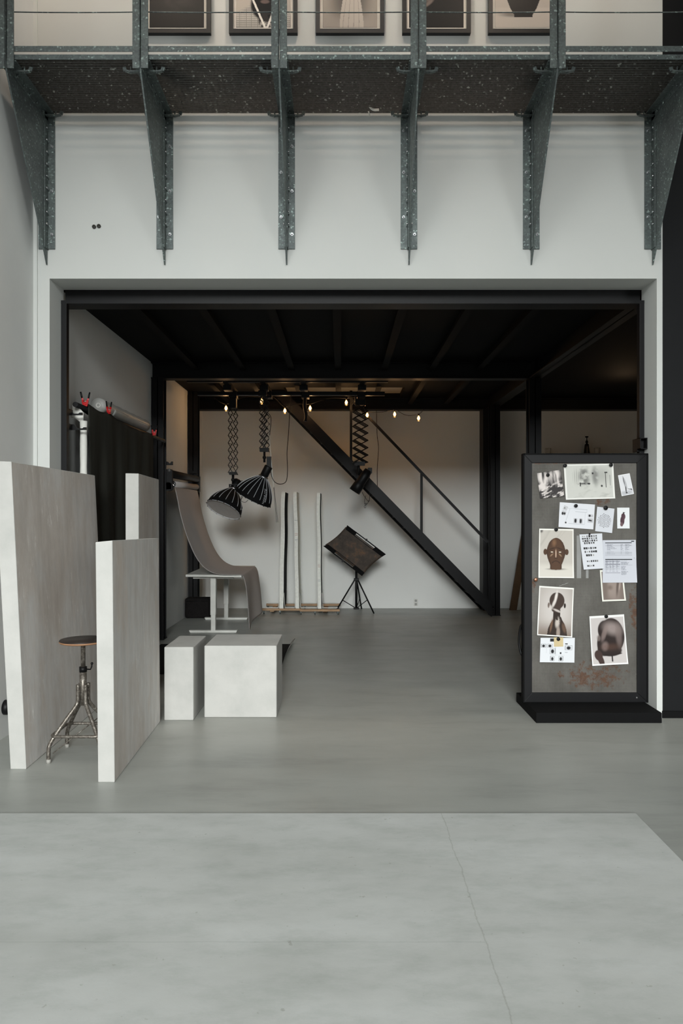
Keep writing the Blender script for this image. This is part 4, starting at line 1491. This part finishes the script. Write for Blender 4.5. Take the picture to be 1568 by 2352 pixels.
# ------------------------------------------------------------------ pin board
YBd = 5.087
t = thing('pin_board', 'black framed perforated steel pin board on a heavy base', 'pin board', (1.745, 5.1, 0))
X0, X1, Z0, Z1 = P(1201.5, 0, YBd).x, P(1487, 0, YBd).x, .071, P(0, 1042, YBd).z
fw = .066
m = MB()
zi = P(0, 1063, YBd).z
zi0 = P(0, 1591, YBd).z
xi0, xi1 = P(1221.5, 0, YBd).x, P(1463, 0, YBd).x


def mitre(o4, i4, y0, y1):
    for k in range(4):
        l = (k + 1) % 4
        a, b, c, d = o4[k], o4[l], i4[l], i4[k]
        m.hexa([(a[0], y0, a[1]), (b[0], y0, b[1]), (c[0], y0, c[1]), (d[0], y0, d[1]), (a[0], y1, a[1]), (b[0], y1, b[1]), (c[0], y1, c[1]), (d[0], y1, d[1])])


mitre([(X0, Z0), (X1, Z0), (X1, Z1), (X0, Z1)], [(xi0, zi0), (xi1, zi0), (xi1, zi), (xi0, zi)], YBd, YBd + .05)
frm = m.build('frame', M['black'], t, bevel=.002)
m = MB()
e = .007
for (a, b, c, d) in ((X0 - .002, X0 + e, Z0, Z1), (X1 - e, X1 + .002, Z0, Z1), (X0, X1, Z1 - e, Z1 + .002)):
    m.box(a, b, YBd - .006, YBd + .052, c, d)
m.build('outer_lip', M['blackmatt'], frm)
MB().add([(xi0 - .01, 5.1, zi0 - .01), (xi1 + .01, 5.1, zi0 - .01), (xi1 + .01, 5.1, zi + .01), (xi0 - .01, 5.1, zi + .01)], [(0, 1, 2, 3)]).build('perforated_sheet', M['perf'], t, solid=.0015)
MB().box(xi0 - .01, xi1 + .01, 5.118, 5.124, zi0 - .01, zi + .01).build('backing', M['blackmatt'], t)
m = MB()
q0, q1 = P(1324, 1230, 5.099), P(1334, 1328, 5.099)
m.box(q0.x, q1.x, 5.0982, 5.0985, q1.z, q0.z)
q0, q1 = P(1345, 1308, 5.099), P(1351, 1328, 5.099)
m.box(q0.x, q1.x, 5.0982, 5.0985, q1.z, q0.z)
m.build('grey_tape', plain('grey_tape_patch', (138, 138, 136), .6), t)
MB().bar(P(1284, 1346, 5.098), P(1304, 1339, 5.098), .004, .001).build('scratch', plain('bright_scratch', (190, 190, 188), .5), t)
MB().box(1.325, 2.178, 4.82, 5.37, 0, .071).build('base', M['blackmatt'], t, bevel=.004)
MB().tube(spline([P(1200, 1434, 5.14), P(1195, 1440, 5.15), P(1192, 1460, 5.16), P(1192, 1480, 5.16), P(1196, 1500, 5.15), P(1200, 1506, 5.14)], 6), .009, 8).build('handle', M['blackplastic'], t)
q = P(1461.5, 1602.5, YBd)
MB().cyl((q.x, YBd + .001, q.z), (q.x, YBd - .003, q.z), .006, 12).build('screw', M['chrome'], frm)


def sq(n):
    return np.random.RandomState(n)


def p_waves(u, v):
    im = fill(u, v, (46, 42, 42))
    a = vnoise(u + .25 * v, v + .35 * u, 6, 15, 11)
    b = vnoise(u * 1.2, v * .5, 7, 3, 4)
    up = inside(ell(u, v, .25, .25, .22, .32, -.5), .4) + inside(ell(u, v, .7, .2, .28, .22, -.8), .4) + inside(ell(u, v, .42, .52, .5, .14, -.15), .4)
    br = np.clip(up, 0, 1) * sm(b, .25, .6) + sm(a, .52, .68) * sm(v, .35, .6) * .9
    return lay(im, np.clip(br, 0, 1), (214, 206, 202))


def p_snow(u, v):
    im = fill(u, v, (196, 196, 190))
    im = lay(im, .8 * inside(ell(u, v, .40, .36, .10, .26), .6) * sm(vnoise(u, v, 14, 10, 2), .2, .6), (72, 72, 70))
    im = lay(im, .7 * inside(ell(u, v, .62, .35, .06, .24), .7) * sm(vnoise(u, v, 12, 10, 8), .15, .6), (80, 80, 78))
    im = lay(im, .45 * inside(ell(u, v, .74, .33, .16, .2), .9), (130, 130, 126))
    im = lay(im, .5 * inside(ell(u, v, .25, .36, .07, .2), .6) * (np.sin(u * 160) > .2), (120, 120, 116))
    im = lay(im, .8 * rect(u, v, .22, .48, .53, .58) * sm(vnoise(u, v, 24, 20, 6), .4, .6), (40, 40, 40))
    im = lay(im, rect(u, v, .305, .325, .52, .63), (22, 22, 22))
    im = lay(im, inside(ell(u, v, .49, .56, .025, .025), .3), (30, 30, 30))
    im = lay(im, rect(u, v, .822, .838, .25, .68), (60, 60, 58))
    im = lay(im, rect(u, v, .81, .87, .23, .27), (52, 52, 50))
    im = lay(im, rect(u, v, .555, .59, .24, .30), (50, 50, 50))
    im = lay(im, inside(ell(u, v, .745, .63, .02, .03), .3), (40, 40, 40))
    im = lay(im, rect(u, v, .91, .925, .32, .62) * .7, (110, 110, 108))
    im = lay(im, .35 * sm(vnoise(u + v * .6, v, 6, 8, 9), .5, .75) * sm(v, .62, .75), (128, 128, 124))
    return border(im, u, v, .038, .045)


def p_heron(u, v):
    im = fill(u, v, (214, 214, 218))
    im = lay(im, .55 * sm(v, .72, .85) * inside(ell(u, v, .45, .88, .5, .16), .5), (150, 152, 158))
    im = lay(im, .8 * inside(ell(u, v, .45, .42, .11, .30, -.25), .25), (168, 168, 172))
    im = lay(im, .9 * inside(ell(u, v, .40, .30, .03, .22, -.1), .4), (60, 60, 66))
    im = lay(im, inside(ell(u, v, .44, .72, .04, .16, .1), .3), (24, 24, 26))
    im = lay(im, inside(ell(u, v, .76, .74, .17, .016, .25), .5), (80, 80, 84))
    im = lay(im, inside(ell(u, v, .88, .76, .07, .025, .8), .4), (40, 40, 42))
    im = lay(im, inside(ell(u, v, .45, .88, .08, .03), .4), (30, 30, 30))
    return border(im, u, v, .04, .03, (232, 232, 234))


def p_plan(u, v):
    im = fill(u, v, (216, 217, 222))
    ln = (188, 190, 196)
    for (a, b, c, d) in ((.24, .80, .22, .225), (.45, .78, .22, .23), (.45, .78, .33, .34), (.45, .455, .22, .34), (.78, .785, .22, .34), (.28, .74, .82, .83), (.74, .745, .35, .82)):
        im = lay(im, rect(u, v, a, b, c, d + .006), ln)
    im = lay(im, ((np.abs((u - .30) + (v - .24) * .20) < .006) & (v > .22) & (v < .8)).astype(float), ln)
    for (cx, cy, w_, h_, r) in ((.17, .22, .06, .09, .35), (.13, .42, .06, .09, .35)):
        du, dv = (u - cx) * math.cos(r) + (v - cy) * .7 * math.sin(r), -(u - cx) * math.sin(r) / .7 + (v - cy) * math.cos(r)
        im = lay(im, ((np.abs(du) < w_) & (np.abs(dv) < h_)).astype(float), (192, 192, 196))
    im = lay(im, inside(ell(u, v, .10, .44, .028, .06), .3), (40, 40, 40))
    im = lay(im, inside(ell(u, v, .155, .44, .028, .05), .3), (50, 50, 50))
    im = lay(im, inside(ell(u, v, .15, .22, .02, .03), .3), (120, 120, 120))
    for (a, b, c, d) in ((.42, .53, .60, .80), (.57, .68, .60, .80), (.82, .97, .40, .52), (.82, .97, .56, .74)):
        im = lay(im, rect(u, v, a, b, c, d), (186, 186, 190))
    im = lay(im, inside(ell(u, v, .475, .70, .03, .085), .3), (34, 34, 36))
    im = lay(im, inside(ell(u, v, .625, .70, .028, .095), .3), (44, 44, 46))
    im = lay(im, inside(ell(u, v, .87, .46, .03, .045), .3), (40, 40, 42))
    im = lay(im, inside(ell(u, v, .89, .65, .06, .03, .3), .4), (50, 50, 52))
    im = lay(im, inside(ell(u, v, .20, .80, .025, .035), .3), (48, 48, 50))
    return im


def p_dots(u, v):
    im = fill(u, v, (206, 208, 214))
    for i in range(11):
        for j in range(11):
            cx = .5 + (i - 5) * .082 + .02 * math.sin(j * 1.7)
            cy = .53 + (j - 5) * .058 + .012 * math.sin(i * 2.1)
            if ((cx - .5) / .40) ** 2 + ((cy - .53) / .29) ** 2 < 1:
                im = lay(im, inside(ell(u, v, cx, cy, .019 + .006 * ((i * 7 + j * 3) % 3) / 2, .0145), .2), (30, 30, 32))
    return im


def p_coat(u, v):
    im = fill(u, v, (222, 224, 226))
    im = lay(im, inside(ell(u, v, .50, .42, .17, .15, .3), .1), (72, 48, 56))
    im = lay(im, inside(ell(u, v, .42, .62, .17, .22, .1), .1), (72, 48, 56))
    im = lay(im, inside(ell(u, v, .36, .80, .12, .10), .2), (104, 80, 84))
    im = lay(im, inside(ell(u, v, .54, .26, .055, .045), .15), (40, 30, 30))
    im = lay(im, inside(ell(u, v, .54, .225, .11, .012), .3), (30, 26, 28))
    im = lay(im, .6 * inside(ell(u, v, .56, .52, .06, .15, .3), .5), (96, 70, 76))
    return im


def p_mask(u, v):
    im = fill(u, v, (188, 182, 174))
    im = lay(im, sm(v, .66, .80) * .9, (206, 201, 192))
    im = lay(im, .35 * sm(vnoise(u + v, v * .3, 4, 2, 12), .5, .7) * (1 - sm(v, .3, .5)), (120, 116, 110))
    im = lay(im, .7 * inside(ell(u, v, .5, .82, .24, .02), .6), (64, 52, 44))
    br = (78, 53, 36)
    im = lay(im, inside(ell(u, v, .19, .47, .055, .062), .08), (74, 50, 34))
    im = lay(im, inside(ell(u, v, .80, .47, .055, .062), .08), (74, 50, 34))
    w_ = np.interp(v, [.18, .19, .22, .27, .34, .42, .50, .58, .66, .72, .735, .80, .825, .835], [0, .06, .125, .19, .235, .265, .27, .245, .205, .17, .165, .168, .15, 0])
    im = lay(im, (np.abs(u - .495) < w_).astype(float), br)
    edge = (np.abs(u - .495) < w_) * sm(np.abs(u - .495) / np.maximum(w_, 1e-3), .55, 1.0)
    im = lay(im, edge * .65, (54, 34, 22))
    for s in (-1, 1):
        im = lay(im, inside(ell(u, v, .495 + s * .115, .405, .10, .016, s * .25), .4), (58, 38, 26))
        im = lay(im, inside(ell(u, v, .495 + s * .115, .475, .06, .022), .3), (52, 34, 22))
        im = lay(im, inside(ell(u, v, .495 + s * .115, .473, .035, .010), .4), (226, 206, 186))
        im = lay(im, .5 * inside(ell(u, v, .495 + s * .12, .53, .05, .016, s * .6), .6), (176, 146, 118))
    im = lay(im, inside(ell(u, v, .495, .50, .026, .10), .25), (116, 82, 58))
    im = lay(im, inside(ell(u, v, .493, .51, .008, .085), .4), (226, 206, 190))
    im = lay(im, inside(ell(u, v, .495, .60, .05, .016), .3), (66, 44, 30))
    arc = np.abs(ell(u, v, .495, .71, .105, .055) - 1) < .16
    im = lay(im, (arc & (v < .705)) * 1.0, (56, 36, 24))
    im = lay(im, .6 * inside(ell(u, v, .44, .285, .05, .06), .9), (140, 104, 76))
    im = lay(im, inside(ell(u, v, .495, .37, .006, .06), .4), (66, 44, 30))
    im = lay(im, inside(ell(u, v, .06, .03, .05, .05), .5) * .8, (40, 38, 36))
    return border(im, u, v, .03, .022, (230, 228, 222), .03)


def p_contact(u, v):
    im = fill(u, v, (208, 210, 216))
    r = sq(4)
    rows = [(.06, .13, 7, .10), (.125, .13, 7, .10), (.19, .14, 7, .10), (.255, .20, 5, .10), (.40, .16, 6, .10), (.50, .18, 6, .1), (.60, .24, 4, .1), (.77, .24, 6, .095), (.90, .24, 4, .09)]
    for (cy, x0, n_, dx) in rows:
        for k in range(n_):
            cx = x0 + k * dx
            w_, h_ = .03 + r.rand() * .015, .02 + r.rand() * .012
            g_ = 30 + int(r.rand() ** 2 * 130)
            im = lay(im, ((np.abs(u - cx) < w_) & (np.abs(v - cy) < h_)).astype(float), (g_ + 60, g_ + 60, g_ + 62))
            im = lay(im, inside(ell(u, v, cx + (r.rand() - .5) * .02, cy + .004, w_ * .7, h_ * .8), .3), (g_, g_, g_))
    return im


def textlines(im, u, v, x0, x1, ys, col, seed, gap=.012, h=.006):
    r = sq(seed)
    for y in ys:
        x = x0
        end = x0 + (x1 - x0) * (.35 + .65 * r.rand())
        while x < end:
            w_ = .02 + r.rand() * .05
            im = lay(im, rect(u, v, x, min(x + w_, end), y - h, y + h), col)
            x += w_ + gap
    return im


def p_sheet1(u, v):
    im = fill(u, v, (196, 198, 206))
    im = lay(im, rect(u, v, .08, .88, .13, .18), (28, 30, 36))
    im = lay(im, rect(u, v, .86, .95, .05, .10), (60, 62, 70))
    for k in range(11):
        y = .25 + k * .058
        im = lay(im, rect(u, v, .08, .88, y + .02, y + .03), (150, 152, 160))
    ys = [.25 + k * .058 for k in range(10)]
    im = textlines(im, u, v, .13, .42, ys, (140, 142, 152), 1, .01, .012)
    im = textlines(im, u, v, .54, .64, ys, (140, 142, 152), 2, .01, .012)
    im = textlines(im, u, v, .68, .86, ys, (140, 142, 152), 3, .01, .012)
    return im


def p_sheet2(u, v):
    im = fill(u, v, (196, 198, 206))
    im = lay(im, rect(u, v, .08, .88, .07, .105), (28, 30, 36))
    im = lay(im, rect(u, v, .93, .95, .02, .04), (60, 62, 70))
    for k in range(14):
        y = .14 + k * .036
        im = lay(im, rect(u, v, .08, .52, y + .012, y + .018), (158, 160, 168))
    for y in (.145, .27, .60):
        im = lay(im, rect(u, v, .08, .52, y, y + .022), (130, 132, 142))
    ys = [.14 + k * .036 for k in range(14)]
    for i, (a, b) in enumerate(((.09, .18), (.20, .27), (.29, .37), (.40, .48))):
        im = textlines(im, u, v, a, b, ys, (136, 138, 148), 20 + i, .01, .008)
    im = textlines(im, u, v, .54, .88, [.145, .19, .215, .25, .28, .31], (130, 132, 142), 31, .008, .008)
    im = textlines(im, u, v, .55, .70, [.36 + k * .027 for k in range(6)], (140, 142, 152), 32, .01, .007)
    im = textlines(im, u, v, .55, .78, [.55 + k * .027 for k in range(6)], (140, 142, 152), 33, .01, .007)
    return im


def p_skin(u, v):
    im = fill(u, v, (116, 103, 96))
    im = lay(im, .8 * inside(ell(u, v, .45, .45, .30, .50, -.2), .5), (152, 138, 130))
    im = lay(im, .6 * inside(ell(u, v, .38, .56, .10, .07), .9), (92, 76, 68))
    im = lay(im, .8 * inside(ell(u, v, .70, .55, .05, .28, .22), .6), (78, 66, 60))
    im = lay(im, .7 * inside(ell(u, v, .80, .50, .035, .16, .3), .5), (168, 154, 146))
    im = lay(im, .6 * inside(ell(u, v, .20, .45, .1, .3), .8), (98, 84, 76))
    return border(im, u, v, .065, .045, (222, 221, 212))


def p_bald(u, v):
    im = fill(u, v, (170, 162, 156))
    d = ell(u, v, .5, .42, .75, .75)
    im = lay(im, .8 * (1 - sm(d, .2, .9)), (200, 194, 190))
    im = lay(im, .9 * sm(v, .62, 1.05), (112, 96, 84))
    dk = (44, 32, 26)
    w_ = np.interp(v, [.60, .66, .74, .85, 1.0], [.09, .13, .20, .26, .29])
    im = lay(im, ((np.abs(u - .57) < w_) & (v > .60)).astype(float), dk)
    im = lay(im, ((np.abs(u - .54) < .10) & (v > .46) & (v < .66)).astype(float), dk)
    im = lay(im, inside(ell(u, v, .53, .28, .215, .17), .05), (62, 48, 42))
    im = lay(im, inside(ell(u, v, .50, .40, .15, .12), .1), (62, 48, 42))
    im = lay(im, inside(ell(u, v, .30, .38, .03, .055), .2), (104, 90, 82))
    im = lay(im, inside(ell(u, v, .76, .37, .03, .05), .2), (40, 30, 26))
    im = lay(im, .95 * inside(ell(u, v, .50, .20, .035, .11, .25), .6), (224, 216, 210))
    im = lay(im, .9 * inside(ell(u, v, .45, .33, .035, .10, .5), .6), (214, 206, 200))
    im = lay(im, .8 * inside(ell(u, v, .36, .43, .04, .05, -.5), .6), (206, 198, 192))
    im = lay(im, .8 * inside(ell(u, v, .55, .48, .12, .022, .25), .5), (200, 190, 184))
    im = lay(im, .9 * inside(ell(u, v, .57, .72, .06, .10, .15), .5) * (vnoise(u, v, 20, 14, 5) > .38), (196, 186, 178))
    im = lay(im, .8 * inside(ell(u, v, .60, .92, .05, .13), .4), (164, 150, 140))
    im = lay(im, .7 * inside(ell(u, v, .40, .78, .03, .14, .2), .5), (120, 92, 72))
    im = lay(im, .7 * inside(ell(u, v, .76, .82, .05, .1, -.4), .5), (104, 80, 64))
    return border(im, u, v, .028, .022, (228, 227, 222), .03)


def p_collage(u, v):
    im = fill(u, v, (214, 216, 220))
    bx = [(.02, .17, .24, .40, 1), (.20, .36, .24, .40, 1), (.28, .40, .02, .16, 2), (.28, .44, .42, .66, 1), (.72, .93, .30, .50, 1), (.30, .42, .74, .95, 1), (.54, .67, .74, .95, 1), (.72, .80, .22, .27, 2), (.57, .62, .58, .66, 2), (.72, .80, .56, .62, 3)]
    for (a, b, c, d, k) in bx:
        im = lay(im, rect(u, v, a, b, c, d), (126, 128, 132) if k == 1 else ((44, 44, 46) if k == 2 else (190, 192, 196)))
        if k == 1:
            im = lay(im, rect(u, v, a + .012, b - .012, c + .014, d - .014), (206, 208, 212))
            im = lay(im, inside(ell(u, v, (a + b) / 2, (c + d) / 2 + .01, (b - a) * .28, (d - c) * .34), .3), (40, 40, 42))
    for (a, b, c, d) in ((.17, .20, .3, .31), (.44, .46, .2, .74), (.18, .185, .4, .62), (.30, .72, .70, .71)):
        im = lay(im, rect(u, v, a, b, c, d), (190, 192, 196))
    return im


def p_crouch(u, v):
    im = fill(u, v, (190, 184, 182))
    dk = (40, 30, 28)
    im = lay(im, inside(ell(u, v, .60, .42, .36, .36, .15), .04), dk)
    im = lay(im, inside(ell(u, v, .42, .30, .20, .20), .08), dk)
    im = lay(im, inside(ell(u, v, .38, .56, .20, .26, .2), .06), dk)
    im = lay(im, inside(ell(u, v, .52, .70, .34, .13, .05), .08), dk)
    im = lay(im, inside(ell(u, v, .20, .80, .12, .10, .6), .1), (62, 46, 42))
    im = lay(im, inside(ell(u, v, .26, .90, .075, .13, -.5), .1), (62, 46, 42))
    im = lay(im, inside(ell(u, v, .60, .79, .26, .025, -.05), .1), (36, 26, 24))
    im = lay(im, rect(u, v, .56, .60, .80, .94), (28, 20, 20))
    im = lay(im, .75 * inside(ell(u, v, .64, .27, .24, .12, .2), .7), (158, 144, 140))
    im = lay(im, .7 * inside(ell(u, v, .80, .42, .08, .22, -.05), .6), (118, 104, 100))
    im = lay(im, .7 * inside(ell(u, v, .40, .36, .06, .17, .5), .5), (132, 116, 112))
    im = lay(im, .65 * inside(ell(u, v, .40, .62, .09, .08, -.5), .6), (140, 122, 118))
    im = lay(im, .45 * inside(ell(u, v, .55, .64, .24, .06), .8), (92, 66, 54))
    im = lay(im, .7 * inside(ell(u, v, .23, .45, .05, .06), .4), (120, 108, 104))
    return border(im, u, v, .03, .028, (226, 225, 224), .04)


PAPERS = [
    ('photo_print', p_waves, [(1232.5, 1087), (1287, 1079), (1295, 1140), (1240, 1145)], 70, 76, 'print', .003, 'dark photo of foaming water pinned top left on the board'),
    ('photo_print', p_snow, [(1294, 1066.6), (1408, 1064.7), (1412, 1145), (1298.6, 1148)], 150, 110, 'print', .003, 'wide pale street photo pinned at the top of the board'),
    ('photo_print', p_heron, [(1418.7, 1091.8), (1445.4, 1087), (1455.3, 1134.5), (1427, 1139.7)], 60, 90, 'print', .001, 'small tilted photo of a pale figure stepping, top right of the board'),
    ('printed_plan', p_plan, [(1285, 1153.4), (1366, 1159), (1362, 1216), (1282, 1210.5)], 120, 90, 'printmatt', .001, 'white floor plan sheet with tiny pictures below the street photo'),
    ('printed_sheet', p_dots, [(1371, 1163.8), (1410.7, 1168.5), (1405, 1224.4), (1366, 1220)], 80, 110, 'printmatt', .001, 'white sheet with a cluster of black dots'),
    ('photo_print', p_coat, [(1416.6, 1166), (1445, 1166), (1445.4, 1214), (1416.8, 1214)], 60, 90, 'print', .001, 'small photo of a standing person in a dark red coat'),
    ('photo_print', p_mask, [(1238, 1214), (1317, 1215.5), (1316.8, 1327.8), (1235, 1327)], 110, 150, 'print', .008, 'large photo of a brown carved head with small ears'),
    ('photo_print', p_skin, [(1377, 1309.6), (1430, 1309), (1436.5, 1379.5), (1381.8, 1381.5)], 70, 90, 'print', .005, 'brownish close-up photo partly covered by the typed sheets'),
    ('printed_sheet', p_sheet1, [(1383.5, 1240.7), (1459.5, 1240), (1460.8, 1281.5), (1383.2, 1281.5)], 110, 70, 'printmatt', .0, 'typed table sheet, upper of two at the right of the board'),
    ('printed_sheet', p_sheet2, [(1383.5, 1279.8), (1460.6, 1279.8), (1462.4, 1338), (1383, 1338.4)], 110, 110, 'printmatt', .003, 'typed table sheet, lower of two at the right of the board'),
    ('contact_sheet', p_contact, [(1330, 1227.7), (1382.4, 1225), (1386, 1305.6), (1339.4, 1308.4)], 100, 150, 'printmatt', .004, 'white contact sheet with rows of tiny pictures'),
    ('photo_print', p_bald, [(1238, 1345.5), (1317.7, 1350.6), (1312.6, 1464), (1232, 1458.5)], 110, 150, 'print', .007, 'sepia photo of a shaven head seen from behind'),
    ('collage_sheet', p_collage, [(1241, 1465), (1319.8, 1465), (1318.5, 1522), (1239, 1521)], 130, 100, 'printmatt', .001, 'white collage sheet with small pictures at the lower left of the board'),
    ('photo_print', p_crouch, [(1353, 1415.6), (1432.7, 1411), (1441.3, 1524.5), (1358.6, 1529)], 110, 150, 'print', .007, 'photo of a person crouched on a stool with bent back'),
]
for i, (nm, fn, cs, nu, nv, mt, curl, lb) in enumerate(PAPERS):
    y = 5.0965 - i * .0007
    o = print_mesh(nm, [P(a, b, y) for a, b in cs], fn, nu, nv, M[mt], curl, .0004)
    tag(o, lb, 'photo' if nm == 'photo_print' else 'sheet', 'prints on the pin board')
q = [P(1271.5, 1464, 5.086), P(1293, 1464, 5.086), P(1293, 1485, 5.086), P(1272, 1485.5, 5.086)]
tag(MB().prism(q, (0, .0006, 0)).build('note_paper', M['yellowed'], None, q[0]), 'small yellowed note pinned over the collage sheet', 'note')
MAGS = [(1297.6, 1069.4, 4.1, 'black magnet at the top left corner of the street photo'), (1403, 1067.8, 4.1, 'black magnet at the top right corner of the street photo'),
        (1322.4, 1161.7, 4.0, 'black magnet holding the floor plan sheet'), (1390.9, 1166.6, 4.8, 'largest black magnet, holding the sheet of dots'),
        (1277, 1216.4, 4.0, 'black magnet above the brown carved head photo'), (1353.6, 1226.5, 2.0, 'tiny black magnet on the contact sheet'),
        (1258, 1091, 3.8, 'black magnet on the foaming water photo'), (1282, 1468, 4.0, 'black magnet on the yellowed note'), (1392, 1416, 4.0, 'black magnet above the crouched person photo')]
for (px, py, r, lb) in MAGS:
    q = P(px, py, 5.08)
    rr_ = r / F * 5.08
    tag(MB().lathe([(0, rr_), (.007, rr_), (.0085, rr_ * .9), (.0085, .001)], (q.x, 5.085, q.z), (0, -1, 0), 20).build('magnet', M['blackplastic'], None, (q.x, 5.085, q.z)), lb, 'magnet', 'black magnets on the pin board')
q = P(1229, 1331, 5.09)
tag(MB().lathe([(0, .008), (.012, .008), (.014, .013), (.024, .014), (.028, .010), (.028, .001)], (q.x, 5.098, q.z), (0, -1, 0), 20).build('copper_knob', M['copper'], None, (q.x, 5.098, q.z)), 'small copper-coloured knob on the left edge of the board', 'knob')

# warm spots of the gallery washing the pictures
for x in (-1.5, 0.0, 1.4):
    spot('gallery_spot', (x, 4.05, 6.35), (x, 4.95, 4.85), 85, (1.0, .82, .66), 75)
